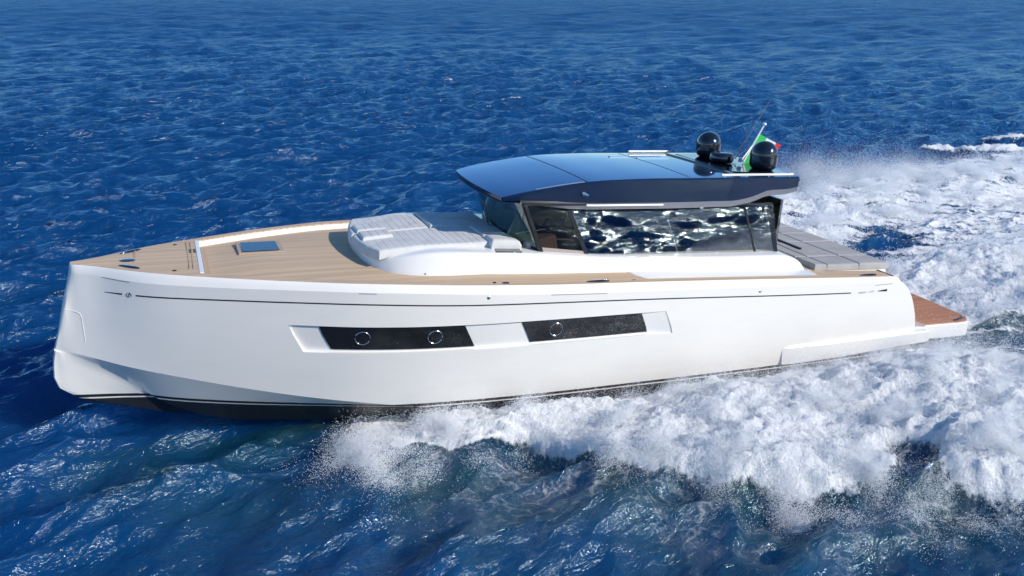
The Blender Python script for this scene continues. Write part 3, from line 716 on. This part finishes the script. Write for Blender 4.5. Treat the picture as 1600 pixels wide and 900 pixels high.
# ---- aft sun pad and cockpit
zpad = lambda x: I(x, [17.7, 20.4], [2.50, 2.40])
mb = MB(); mb.prism([(18.24, -2.33, 1.9), (20.62, -2.33, 1.9), (20.62, 2.33, 1.9), (18.24, 2.33, 1.9)], [(18.24, -2.33, 2.49), (20.62, -2.33, 2.40), (20.62, 2.33, 2.40), (18.24, 2.33, 2.49)])
base = mb.build('sun_pad_base', M['gelcoat'], Y, .03)
mb = MB(); mb.box(18.16, 18.245, -2.3, 2.3, 1.9, 2.49); mb.build('locker_front', M['flange'], base)
ys_ = [-2.36, -1.55, -.05, .9, 1.75, 2.36]
for k in range(5):
    for x0, x1 in ((18.12, 18.52), (18.53, 19.60), (19.61, 20.66)):
        if k in (2,) and x0 < 18: x1 = 18.5
        cushion('aft_sun_pad', x0, x1, ys_[k]+.006, ys_[k+1]-.006, zpad, .17, M['cushion_grey'], None, round_=.035, parent=Y)
mb = MB(); mb.box(18.8, 18.86, -.9, 1.7, 2.60, 2.68); mb.build('pad_groove', M['black'], base)
# side deck aft and cockpit sole
mb = MB(); xs = np.linspace(17.8, 20.2, 12)
mb.grid([[(x, (bt(x)-CAP)*t, 2.05) for x in xs] for t in np.linspace(-1, 1, 9)]); mb.build('cockpit_sole', M['teak'], Y)
for sgn in (-1, 1):
    mb = MB(); xs = np.linspace(17.6, 20.3, 14)
    mb.grid([[(x, sgn*(bt(x)-CAP+.01), zt(x)-.004) for x in xs], [(x, sgn*2.30, zt(x)-.01) for x in xs]]); mb.build('side_deck', M['teak'], Y)
    mb = MB(); mb.tube([(20.27, sgn*2.35, zt(20.2)+.0), (20.40, sgn*(bt(20.4)-.02), zt(20.3)-.03)], .012, 6); mb.build('deck_edge_trim', M['black'], Y)
# ---- swim platform
def plat(z0, z1, inset):
    pts = [(21.52, -2.78+inset), (23.35, -2.86+inset), (23.62-inset*.6, -2.80+inset), (23.86-inset, -2.52+inset*.5), (23.95-inset, -1.2), (23.97-inset, 0)]
    pts = pts+[(x, -y) for x, y in pts[-2::-1]]
    return [(x, y, z0) for x, y in pts], [(x, y, z1) for x, y in pts]
mb = MB(); mb.prism(*plat(.33, .76, 0)); pf = mb.build('swim_platform', M['gelcoat'], Y, .03)
mb = MB(); mb.prism(*plat(.74, .785, .05)); mb.build('platform_teak', M['teak_reddish'], pf, .008)
mb = MB(); mb.box(22.1, 22.75, -1.42, -1.38, .78, .791); mb.build('platform_trim', M['gelcoat'], pf)
for sgn in (-1, 1):
    mb = MB(); n = 20
    mb.tube([(23.1, sgn*2.70, .79), (23.35, sgn*2.72, .83), (23.55, sgn*2.64, .83), (23.68, sgn*2.50, .79)], .025, 8); mb.build('platform_cleat', M['black_gloss'], pf)
    mb = MB(); mb.prism([(21.45, sgn*2.75, .74), (21.95, sgn*2.80, .74), (21.95, sgn*2.70, .74), (21.45, sgn*2.45, .74)], [(21.45, sgn*2.75, .95), (21.95, sgn*2.80, .80), (21.95, sgn*2.70, .80), (21.45, sgn*2.45, .95)]); mb.build('platform_step', M['flange'], pf)

# ================================================================== THE SEA
rng = np.random.default_rng(11)
def perlin(x, y, seed=0):
    xi = np.floor(x).astype(np.int64); yi = np.floor(y).astype(np.int64); xf = x-xi; yf = y-yi
    def grad(ix, iy):
        h = (ix*374761393+iy*668265263+seed*1442695041) & 0xFFFFFFFF
        h = ((h ^ (h >> 13))*1274126177) & 0xFFFFFFFF; h = h ^ (h >> 16)
        a = (h & 0xFFFF)*(2*np.pi/65536.0); return np.cos(a), np.sin(a)
    u = xf*xf*xf*(xf*(xf*6-15)+10); v = yf*yf*yf*(yf*(yf*6-15)+10)
    def d(ix, iy, fx, fy):
        c, s_ = grad(ix, iy); return c*fx+s_*fy
    a = d(xi, yi, xf, yf); b = d(xi+1, yi, xf-1, yf); c = d(xi, yi+1, xf, yf-1); e = d(xi+1, yi+1, xf-1, yf-1)
    return ((a*(1-u)+b*u)*(1-v)+(c*(1-u)+e*u)*v)*1.5
def fbm(x, y, seed, oct=5, rough=.55, bil=False):
    s_ = np.zeros_like(x); a = 1.0; tot = 0
    for o in range(oct):
        n = perlin(x*2.03**o+17.3*o, y*2.03**o-9.1*o, seed+o); s_ += a*(np.abs(n) if bil else n); tot += a; a *= rough
    return s_/tot
def sstep(a, b, x): t = np.clip((x-a)/(b-a), 0, 1); return t*t*(3-2*t)

def axis(lo, hi, d, far_lo, far_hi, g_lo, g_hi):
    mid = np.arange(lo, hi, d); a = [mid[-1]]; s_ = d
    while a[-1] < far_hi: s_ *= 1+g_hi; a.append(a[-1]+s_)
    b = [mid[0]]; s_ = d
    while b[-1] > far_lo: s_ *= 1+g_lo; b.append(b[-1]-s_)
    return np.concatenate([b[::-1][:-1], mid, a[1:]])
gx = axis(-15, 25, .065, -9000, 9000, .017, .013)
gy = axis(-13, 6, .06, -2500, 14000, .013, .0070)
X, Yg = np.meshgrid(gx, gy, indexing='xy'); shp = X.shape
sx = np.gradient(gx)[None, :]*np.ones(shp); sy = np.gradient(gy)[:, None]*np.ones(shp)
X = X.ravel(); Yg = Yg.ravel(); sx = sx.ravel(); sy = sy.ravel()
# wind sea: a sum of many short-crested waves, heading towards the camera's left
NW = 230
lam = np.exp(rng.uniform(np.log(.30), np.log(12.0), NW)); kk = 2*np.pi/lam
th0 = R(-68)
th = th0+rng.normal(0, .42, NW)
amp = .0104*lam*np.exp(-(lam/5.5)**2)
ph = rng.uniform(0, 2*np.pi, NW)
Hh = np.zeros_like(X); Dx = np.zeros_like(X); Dy = np.zeros_like(X)
gust = 1+.35*fbm(X/38, Yg/30, 91, 3)
for i in range(NW):
    c, s_ = np.cos(th[i]), np.sin(th[i])
    step = np.abs(c)*sx+np.abs(s_)*sy
    wgt = np.clip((lam[i]/step-2.2)/2.0, 0, 1)
    m_ = wgt > 0
    p = kk[i]*(c*X[m_]+s_*Yg[m_])+ph[i]
    a = amp[i]*wgt[m_]
    Hh[m_] += a*np.cos(p); sn = a*np.sin(p)*.9; Dx[m_] -= c*sn; Dy[m_] -= s_*sn
Hh *= gust; Dx *= gust; Dy *= gust

# longer swell groups that give the distant sea its grain
far_w = sstep(60, 220, np.hypot(X, Yg))
fm_ = far_w > 0
for i in range(46):
    l_ = math.exp(rng.uniform(math.log(5.0), math.log(32.0))); t_ = th0+rng.normal(0, .5); c, s_ = math.cos(t_), math.sin(t_)
    st_ = np.abs(c)*sx[fm_]+np.abs(s_)*sy[fm_]
    Hh[fm_] += .0042*l_*np.clip((l_/st_-2.2)/2.0, 0, 1)*far_w[fm_]*np.cos(2*math.pi/l_*(c*X[fm_]+s_*Yg[fm_])+rng.uniform(0, 6.28))
# ---- what the boat does to the water
near = (X > -30) & (X < 90) & (Yg > -40) & (Yg < 60)
x, y = X[near], Yg[near]
foam = np.zeros_like(x); aer = np.zeros_like(x); hgt = np.zeros_like(x); calm = np.zeros_like(x)
wx = x+.55*fbm(x/1.6, y/1.6, 3, 4); wy = y+.55*fbm(x/1.6+40, y/1.6, 7, 4)
def poly_edge(pts): a = np.array(pts, float); return a[:, 0], a[:, 1]
hullhalf = lambda xx: np.interp(xx, [-10, -8, -6, -4, -2, 0, 3, 11.5, 13.9, 14.2], [0, .3, .9, 1.6, 2.25, 2.45, 2.55, 2.55, 2.4, 0])
# A: port spray sheet
ex, ey = poly_edge([(-4.3, -1.3), (-4.05, -2.9), (-3.6, -3.55), (-2.5, -4.15), (-.4, -4.5), (.2, -5.9), (1.3, -6.8), (2.2, -7.6), (3.1, -8.3), (4.3, -8.7), (5.3, -8.5), (6.0, -9.2), (6.75, -10.2), (9, -11.4), (12, -12.8), (20, -16.5), (40, -25), (90, -45)])
def spray_side(sg, seed, notch=True, gap_x=11.0):
    xs_, ys2 = wx, sg*wy
    yo = -np.interp(xs_, ex, ey) if sg < 0 else np.interp(xs_, [-4.3, -2.5, .2, 3, 6, 9, 12, 20, 24, 28, 35, 48, 90], [1.3, 4.2, 5.9, 8.3, 9.4, 10.8, 12, 14.1, 14.8, 16.4, 17, 16, 16]); yi = hullhalf(xs_)
    yi = np.where(xs_ > gap_x, np.interp(xs_, [gap_x, 14, 20, 40, 90], [2.55, 4.5, 7.2, 14, 30]), yi)
    t = (ys2-yi)/np.maximum(yo-yi, .3)
    on = sstep(-4.6, -3.2, xs_)
    edge = 1-sstep(.86, 1.04, t)
    inn = np.where(xs_ > gap_x, sstep(-.10, .10, t), 1.0)*(ys2 > yi*.3)
    mask = on*edge*inn
    Hs = np.interp(x, [-4.3, -2, 1, 4, 7, 10, 15, 30, 60], [.05, .42, .66, .80, .90, .95, .70, .35, .15])
    h0_ = 0
    prof = np.where(t < .42, np.sin(np.clip((t+.03)/.45, 0, 1)*np.pi/2)**1.6, np.cos(np.clip((t-.42)/.62, 0, 1)*np.pi/2)**.5)
    bil = fbm(x/1.3, y/1.3, seed, 5, .6, True)*1.35
    big = fbm(x/2.6, y/2.6, seed+50, 3)
    h = mask*Hs*np.clip(prof, 0, 1)*(.80+.26*bil+.36*big)
    return mask, h, t
ma, ha, ta = spray_side(1*-1, 21)
ms, hs, ts = spray_side(1, 61)
# notch of dark water between the two port spray masses
def seg_d(ax_, ay_, bx_, by_):
    px, py = wx-ax_, wy-ay_; dx, dy = bx_-ax_, by_-ay_; L = dx*dx+dy*dy; q = np.clip((px*dx+py*dy)/L, 0, 1)
    return np.hypot(px-q*dx, py-q*dy), q
d_, q_ = seg_d(4.9, -9.8, 6.35, -8.0)
nt_ = 1-sstep(.06, .60, d_-.38*(1-q_))
ma = ma*(1-nt_); ha = ha*(1-.85*nt_)
# streaks of the starboard wake drag along the flow
str1 = fbm((x*.95-y*.31)/3.0, (y*.95+x*.31)/.42, 131, 4, .6)
str3 = fbm((x*.72-y*.69)/.9, (y*.72+x*.69)/.22, 191, 4, .62)
str2 = fbm(x/4.5, y/.55, 171, 4, .6)
ms = ms*np.clip(np.where(y > 0, .80+1.1*str1, 1), 0, 1)
foam = np.maximum(foam, ma); foam = np.maximum(foam, ms*.98); hgt += ha+1.0*hs*(.5+.5*np.clip(ms, 0, 1))
# C: boiling stern wake
yw = np.interp(wx, [11.8, 14, 20, 40, 90], [2.5, 2.75, 3.6, 5.5, 9])
core = (1-sstep(.72, 1.05, np.abs(wy)/yw))*sstep(11.9, 12.6, wx)
hgt += core*np.interp(x, [12, 13.5, 15.5, 18, 24, 40, 90], [-.35, -.1, .35, .60, .45, .2, .05])*(.5+1.2*fbm(x/1.5, y/1.5, 201, 5, .6, True))
foam = np.maximum(foam, core*np.clip(.92+.6*str2, 0, 1))
# D: streaky water between core and starboard sheet, with one clear blue patch
ygap = np.interp(x, [11, 14, 20, 40, 90], [2.55, 4.5, 7.2, 14, 30])
gapS = sstep(11, 13, x)*(1-sstep(.0, 1.2, y-ygap))*(y > 0)*(1-core)
foam = np.maximum(foam, gapS*np.clip(np.interp(x, [12, 17, 22, 30], [.50, .53, .66, .80])+.85*str1, 0, 1))
pd = ((x-18.4)/1.7)**2+((y-5.4)/.5)**2
patch = np.exp(-pd*1.2)
foam *= 1-patch*np.clip(.62+.8*str1, 0, .95)
dh = -y-hullhalf(x)
hgt -= .36*np.exp(-(np.maximum(dh, 0)/.75)**2)*sstep(-.5, 3, x)*(1-sstep(12.5, 14, x))*(y < 0)
# B: smooth dark band between the port sheet and the stern wake
gapP = sstep(10.5, 12, x)*(1-sstep(-.1, .9, (-y)-np.interp(x, [11, 14, 20, 40, 90], [2.55, 4.5, 7.2, 14, 30])))*(y < 0)*(1-core)
foam = np.maximum(foam, gapP*np.clip(.36+.8*fbm(x/2.6, (y+.35*x)/.30, 231, 4), 0, 1))
calm = np.maximum(calm, gapP*.7)
# E: old wake far astern on the starboard side
for (ax_, ay_, bx_, by_, w_) in ((36.5, 20.8, 48, 14.5, 1.1), (43, 21.8, 60, 20.5, 1.3)):
    dd, qq = seg_d(ax_, ay_, bx_, by_)
    f_e = (1-sstep(.30, 1.15, dd/(w_*(.4+1.4*qq)+.25)))*np.clip(.85+.7*fbm(x/1.1, y/.8, 321, 4), 0, 1)
    foam = np.maximum(foam, f_e); hgt += f_e*.55*(.4+fbm(x/1.2, y/1.2, 301, 4, .6, True))
foam = np.maximum(foam, .96*sstep(30, 42, x)*(1-sstep(2.5, 4.5, y-(16.5-.12*(x-35))))*(y > 2)*np.clip(.7+.6*str1, 0, 1))
# aerated, teal water and lacy foam alongside and below the port spray
out = np.clip((-wy-(-np.interp(wx, ex, ey)))/4.2, 0, 3)
aer = sstep(-11.5, -7.0, x+.6*fbm(x/3, y/3, 401, 3)*4)*np.exp(-np.maximum(out, 0)**2)*(y < -1)
trough = np.exp(-(((x+4.6)/2.0)**2+((y+2.6-.28*(x+4.6))/1.0)**2))
aer *= 1-.95*trough
aer = np.clip(aer*(.75+.8*fbm(x/2.2, y/1.6, 411, 4)), 0, 1)
lace = sstep(-6.5, -2.5, x)*np.exp(-np.maximum(out*1.5, 0)**2)*(y < -1)*(1-trough)
hgt -= .22*trough
# bow wave ridges rolling outwards to port below the frame's middle
for a_, off, sgm, hh_ in ((.30, 0, .55, .16), (.42, 1.7, .6, .15)):
    dy_ = (y+4.3+off+.55*(x+2.2)+.25*fbm(x/2, y/2, 431, 3))
    hgt += hh_*np.exp(-(dy_/sgm)**2)*sstep(-8, -4, x)*(y < -2)
# water is pressed down beside the planing hull
fv = np.clip(foam, 0, 1)
Hh[near] *= (1-.55*np.clip(fv+calm, 0, 1)); Dx[near] *= (1-.7*fv); Dy[near] *= (1-.7*fv)
fine = fbm(x/.26, y/.26, 501, 3, .6, True)
hgt += fv*(.12*(fine-.25)+.17*str3*(y < 0)+.13*str1*(y > 0))
Hh[near] += hgt
# keep the surface below the hull's bottom where the boat rides over it
xl = X+10.0; kz = .90-xl*math.sin(R(3))+np.interp(xl, [0, 2, 5, 8, 12, 24], [-.0, -.42, -.85, -1.0, -1.0, -1.0])
inside = (xl > .3) & (xl < 21.7) & (np.abs(Yg) < np.interp(xl, [0, 2, 4, 6, 8, 12, 21.7], [.1, .5, 1.1, 1.7, 2.2, 2.45, 2.45]))
Hh = np.where(inside, np.minimum(Hh, -.12), Hh)
under = (xl > 21.4) & (xl < 24.2) & (np.abs(Yg) < 3.1)
Hh = np.where(under, np.minimum(Hh, -.02), Hh)
FO = np.zeros_like(X); AE = np.zeros_like(X); LA = np.zeros_like(X)
FO[near] = fv; AE[near] = aer; LA[near] = np.clip(lace*(.55+.9*fbm(x/1.7, y/1.7, 421, 4)), 0, 1)
# a few small whitecaps on the open sea
cap = sstep(.66, .78, Hh/np.maximum(.30*gust, .1)*.5+.55*fbm(X/2.2, Yg/.9, 601, 3))*sstep(15, 40, np.hypot(X, Yg-5))
cap *= sstep(.30, .5, fbm(X/60, Yg/45, 611, 2)+.25)
FO = np.maximum(FO, .62*cap*(np.hypot(X, Yg) < 110))
P = np.stack([X+Dx, Yg+Dy, Hh], 1).astype(np.float32)

def water_material():
    m = mat('sea_water', (0.004, 0.03, 0.11), 0.06, 0, 0.5); g = NT(m)
    o = g.n('NewGeometry').outputs['Position']
    fo = g.n('Attribute', _attribute_name='foam').outputs['Fac']; ae = g.n('Attribute', _attribute_name='aeration').outputs['Fac']; la = g.n('Attribute', _attribute_name='lace').outputs['Fac']
    n1 = g.noise(g.scale(o, (1, 1, .4)), 7.0, 5, 0.7); n2 = g.noise(g.scale(o, (1, 1, .4)), 1.4, 4, 0.6)
    thr = g.m('ADD', fo, g.m('ADD', g.m('MULTIPLY', g.m('SUBTRACT', n1, .5), 1.0), g.m('MULTIPLY', g.m('SUBTRACT', n2, .5), .45)))
    f1 = g.ramp(thr, .42, .72)
    # lace: thin lines between stretched bubbles rafts
    wv = g.n('VectorMath', _operation='ADD', i0=g.scale(o, (.9, 1.5, 1), (0, 0, R(18))), i1=g.n('VectorMath', _operation='SCALE', i0=g.n('TexNoise', Vector=o, Scale=1.1, Detail=4.0).outputs[1], Scale=1.6).outputs[0]).outputs[0]
    vo = g.n('TexVoronoi', _feature='DISTANCE_TO_EDGE', Vector=wv, Scale=1.35).outputs[0]
    vo2 = g.n('TexVoronoi', _feature='DISTANCE_TO_EDGE', Vector=wv, Scale=4.2).outputs[0]
    ln = g.m('MAXIMUM', g.ramp(vo, .10, .0), g.m('MULTIPLY', g.ramp(vo2, .10, .0), .6))
    lf = g.m('MULTIPLY', g.m('MULTIPLY', ln, g.ramp(g.m('ADD', la, g.m('SUBTRACT', n2, .5)), .2, .9)), g.ramp(n1, .3, .62))
    wc = g.mix(ae, (0.0020, 0.041, 0.136), (0.006, 0.047, 0.064))
    foamc = g.mix(g.ramp(n1, .25, .7), (0.86, 0.875, 0.88), (0.94, 0.94, 0.94))
    thin = g.ramp(g.noise(g.scale(g.scale(o, (1, 1, 1), (0, 0, R(40))), (.7, 2.4, 1)), 2.2, 6, .7, .5), .34, .60, .80, 1.0)
    film = g.m('MULTIPLY', g.m('MULTIPLY', la, g.ramp(n2, .38, .68)), .16)
    ff = g.m('MAXIMUM', g.m('MULTIPLY', f1, thin), g.m('MAXIMUM', film, g.m('MULTIPLY', lf, .6)))
    g.set(Base__Color=foamc, Roughness=.85, IOR=1.333)
    g.set(Subsurface__Weight=g.m('MULTIPLY', f1, .55)); g.b.inputs['Subsurface Radius'].default_value = (.25, .3, .33); g.b.inputs['Subsurface Scale'].default_value = .25
    g.b.subsurface_method = 'BURLEY'
    # ripples, drawn out along the crests
    r0 = g.scale(g.scale(o, (1, 1, 1), (0, 0, R(-22))), (.62, 1.45, 1))
    ra = g.noise(r0, 1.5, 4, .6, .5); rb = g.noise(r0, 6.0, 4, .62, .3)
    ruf = g.ramp(g.n('SeparateXYZ', Vector=o).outputs[1], -20.0, -13.0, 1.0, 0.0)
    far0 = g.ramp(g.n('VectorMath', _operation='LENGTH', i0=o).outputs['Value'], 40.0, 300.0)
    rf = g.noise(g.scale(g.scale(o, (1, 1, 1), (0, 0, R(-22))), (.5, 1.2, 1)), .30, 4, .62, .4)
    md = g.ramp(g.n('VectorMath', _operation='LENGTH', i0=o).outputs['Value'], 16.0, 60.0)
    rr = g.noise(g.scale(g.scale(o, (1, 1, 1), (0, 0, R(-22))), (.40, 1.0, 1)), .85, 3, .6, .35)
    ridge = g.m('SUBTRACT', 1.0, g.m('ABSOLUTE', g.m('SUBTRACT', g.m('MULTIPLY', rr, 2.0), 1.0)))
    h0 = g.m('MULTIPLY', g.m('MULTIPLY', ridge, md), .50)
    h = g.m('ADD', g.m('ADD', h0, g.m('MULTIPLY', ra, .17)), g.m('MULTIPLY', rb, g.m('ADD', .060, g.m('MULTIPLY', ruf, .13))))
    h = g.m('ADD', h, g.m('MULTIPLY', g.m('MULTIPLY', rf, far0), 1.3))
    rg = g.noise(g.scale(g.scale(o, (1, 1, 1), (0, 0, R(-22))), (.35, 1.0, 1)), .055, 4, .7, .3)
    h = g.m('ADD', h, g.m('MULTIPLY', g.m('MULTIPLY', rg, far0), 6.0))
    bw = g.bump(h, 1.0, 1.0)
    bf = g.bump(g.m('ADD', g.m('MULTIPLY', n1, .17), g.m('MULTIPLY', g.noise(o, 22.0, 4, .75), .09)), .9, 1.0)
    g.set(Normal=bf)
    # open water: light scattered back from the depth plus the mirror of the sky; far off, unresolved waves
    # never reach the full grazing reflectance and blur the mirror
    far = g.ramp(g.n('VectorMath', _operation='LENGTH', i0=o).outputs['Value'], 20.0, 260.0)
    df = g.n('SubsurfaceScattering', Color=wc, Scale=1.0, Normal=bw); df.falloff = 'BURLEY'; df.inputs['Radius'].default_value = (1.2, 1.6, 2.0); gl = g.n('BsdfGlossy', Color=(.66, .87, 1.0), Roughness=g.mixf(far, .135, .22), Normal=bw)
    fr = g.n('Fresnel', IOR=1.46, Normal=bw).outputs[0]
    paws = g.noise(g.scale(g.scale(o, (1, 1, 1), (0, 0, R(-22))), (.6, 1.0, 1)), .05, 9, .8, .2)
    fr = g.m('MINIMUM', fr, g.mixf(far, .80, g.ramp(paws, .36, .64, .24, .62)))
    wat = g.n('MixShader', i0=fr, i1=df.outputs[0], i2=gl.outputs[0])
    fin = g.n('MixShader', i0=ff, i1=wat.outputs[0], i2=g.b.outputs[0])
    g.t.links.new(fin.outputs[0], g.out.inputs[0])
    return m
M['water'] = water_material()
ny, nx = shp
idx = np.arange(ny*nx).reshape(shp)
Q = np.stack([idx[:-1, :-1], idx[:-1, 1:], idx[1:, 1:], idx[1:, :-1]], -1).reshape(-1, 4)
qf = FO[Q].mean(1)
isf = (qf > .45) & near[Q].all(1)
def sea_obj(name, quads):
    used = np.unique(quads); rem = np.full(ny*nx, -1, np.int64); rem[used] = np.arange(len(used))
    q = rem[quads]; me = bpy.data.meshes.new(name)
    me.vertices.add(len(used)); me.vertices.foreach_set('co', P[used].ravel())
    me.loops.add(q.size); me.loops.foreach_set('vertex_index', q.ravel().astype(np.int32))
    me.polygons.add(len(q)); me.polygons.foreach_set('loop_start', np.arange(0, q.size, 4, dtype=np.int32))
    me.polygons.foreach_set('use_smooth', np.ones(len(q), dtype=bool))
    me.update(calc_edges=True)
    for an, arr in (('foam', FO), ('aeration', AE), ('lace', LA)):
        at = me.attributes.new(an, 'FLOAT', 'POINT'); at.data.foreach_set('value', arr[used].astype(np.float32))
    me.materials.append(M['water']); o = bpy.data.objects.new(name, me); COL.objects.link(o); return o
sea = sea_obj('sea', Q[~isf]); tag(sea, 'deep blue wind-rippled open sea around the yacht', 'sea', 'structure')
wk = sea_obj('wake_foam', Q[isf]); tag(wk, 'white churned foam of the wake beside and behind the yacht', 'foam', 'stuff')

# ---- flying spray: droplets
def drops_points():
    pts = []; rad = []
    xx, yy, hh, ff, tt = x, y, Hh[near], fv, ta
    area = (sx*sy)[near]
    def sample(w_, n):
        c = np.cumsum(w_); return np.searchsorted(c, rng.uniform(0, c[-1], n))
    def emit(w_, n, up, upmin, jx, jy, r0, r1, drift=(0, 0)):
        i = sample(w_*area, n)
        u = rng.exponential(1, n)*up[i] if isinstance(up, np.ndarray) else rng.exponential(up, n)
        p = np.stack([xx[i]+rng.normal(0, jx, n)+drift[0]*u, yy[i]+rng.normal(0, jy, n)+drift[1]*u, hh[i]+upmin+u], 1)
        pts.append(p); rad.append(np.exp(rng.uniform(np.log(r0), np.log(r1), n)))
    vis = (xx < 34)
    clump = np.clip(.35+1.6*fbm(xx/.9, yy/.9, 701, 4), 0, 2)**3
    # body of the port sheet
    upA = .05+.20*np.clip(np.interp(xx, [-4.3, 0, 6, 12, 20], [.5, .8, 1, .8, .4]), 0, 1)
    emit(ma*clump*(xx < 22), 620000, upA, -.02, .06, .06, .002, .0065, (.3, -.5))
    # ragged outer edge
    edge = np.exp(-((ta-.97)/.16)**2)*(xx > -4.6)*(xx < 20)*(ta > .3)*(wy < 0)
    emit(edge*clump, 260000, .10+0*xx, -.03, .10, .10, .002, .0065, (.2, -.4))
    # forward edge where the sheet first lifts
    fe = np.exp(-(((xx+3.6)/.9)**2+((yy+2.6)/1.3)**2))
    emit(fe*clump, 220000, .13+0*xx, -.05, .16, .14, .002, .006)
    # along the hull
    al = (np.abs(-yy-hullhalf(xx)) < .45)*(yy < 0)*(xx > -3.5)*(xx < 13)
    emit(al*clump, 14000, .06+0*xx, 0, .1, .1, .003, .010)
    # stern wake and starboard sheet
    emit(core*clump*(xx < 30), 140000, .14+0*xx, 0, .15, .15, .003, .012)
    emit(ms*clump*(xx > 3)*(xx < 40), 220000, .16+0*xx, 0, .15, .15, .004, .014)
    # fine mist hanging over the starboard wake
    mi = np.exp(-(((xx-25)/4.5)**2+((yy-15.2)/1.7)**2))
    emit(mi*clump, 220000, .32+0*xx, .1, .4, .4, .002, .007, (.3, .8))
    return np.concatenate(pts).astype(np.float32), np.concatenate(rad).astype(np.float32)
DP, DR = drops_points()
ok = ~((np.abs(DP[:, 1]) < 2.95) & (DP[:, 0] > -9.5) & (DP[:, 0] < 11.6) & (DP[:, 2] > .0+.9-(DP[:, 0]+10)*.0523+.15))
ok &= ~((np.abs(DP[:, 1]) < 3.0) & (DP[:, 0] > 11) & (DP[:, 0] < 14.1) & (DP[:, 2] > .15))
ok &= ~((np.abs(DP[:, 1]) < 2.3) & (DP[:, 0] > -9.5) & (DP[:, 0] < 11.6))
DP, DR = DP[ok], DR[ok]
me = bpy.data.meshes.new('spray'); me.vertices.add(len(DP)); me.vertices.foreach_set('co', DP.ravel())
at = me.attributes.new('drop_radius', 'FLOAT', 'POINT'); at.data.foreach_set('value', DR)
spray = bpy.data.objects.new('spray', me); COL.objects.link(spray)
tag(spray, 'white spray droplets thrown up from the wake along the hull and stern', 'spray', 'stuff')
M['drop'] = mat('spray_droplet', (0.90, 0.91, 0.92), 0.5, 0, 0.5)
ng = bpy.data.node_groups.new('spray_points', 'GeometryNodeTree')
ng.interface.new_socket('Geometry', in_out='INPUT', socket_type='NodeSocketGeometry'); ng.interface.new_socket('Geometry', in_out='OUTPUT', socket_type='NodeSocketGeometry')
gi, go = ng.nodes.new('NodeGroupInput'), ng.nodes.new('NodeGroupOutput')
mp = ng.nodes.new('GeometryNodeMeshToPoints'); na = ng.nodes.new('GeometryNodeInputNamedAttribute'); na.data_type = 'FLOAT'; na.inputs[0].default_value = 'drop_radius'
sm = ng.nodes.new('GeometryNodeSetMaterial'); sm.inputs['Material'].default_value = M['drop']
ng.links.new(gi.outputs[0], mp.inputs['Mesh']); ng.links.new(na.outputs[0], mp.inputs['Radius']); ng.links.new(mp.outputs[0], sm.inputs[0]); ng.links.new(sm.outputs[0], go.inputs[0])
me.materials.append(M['drop'])
md = spray.modifiers.new('droplets', 'NODES'); md.node_group = ng
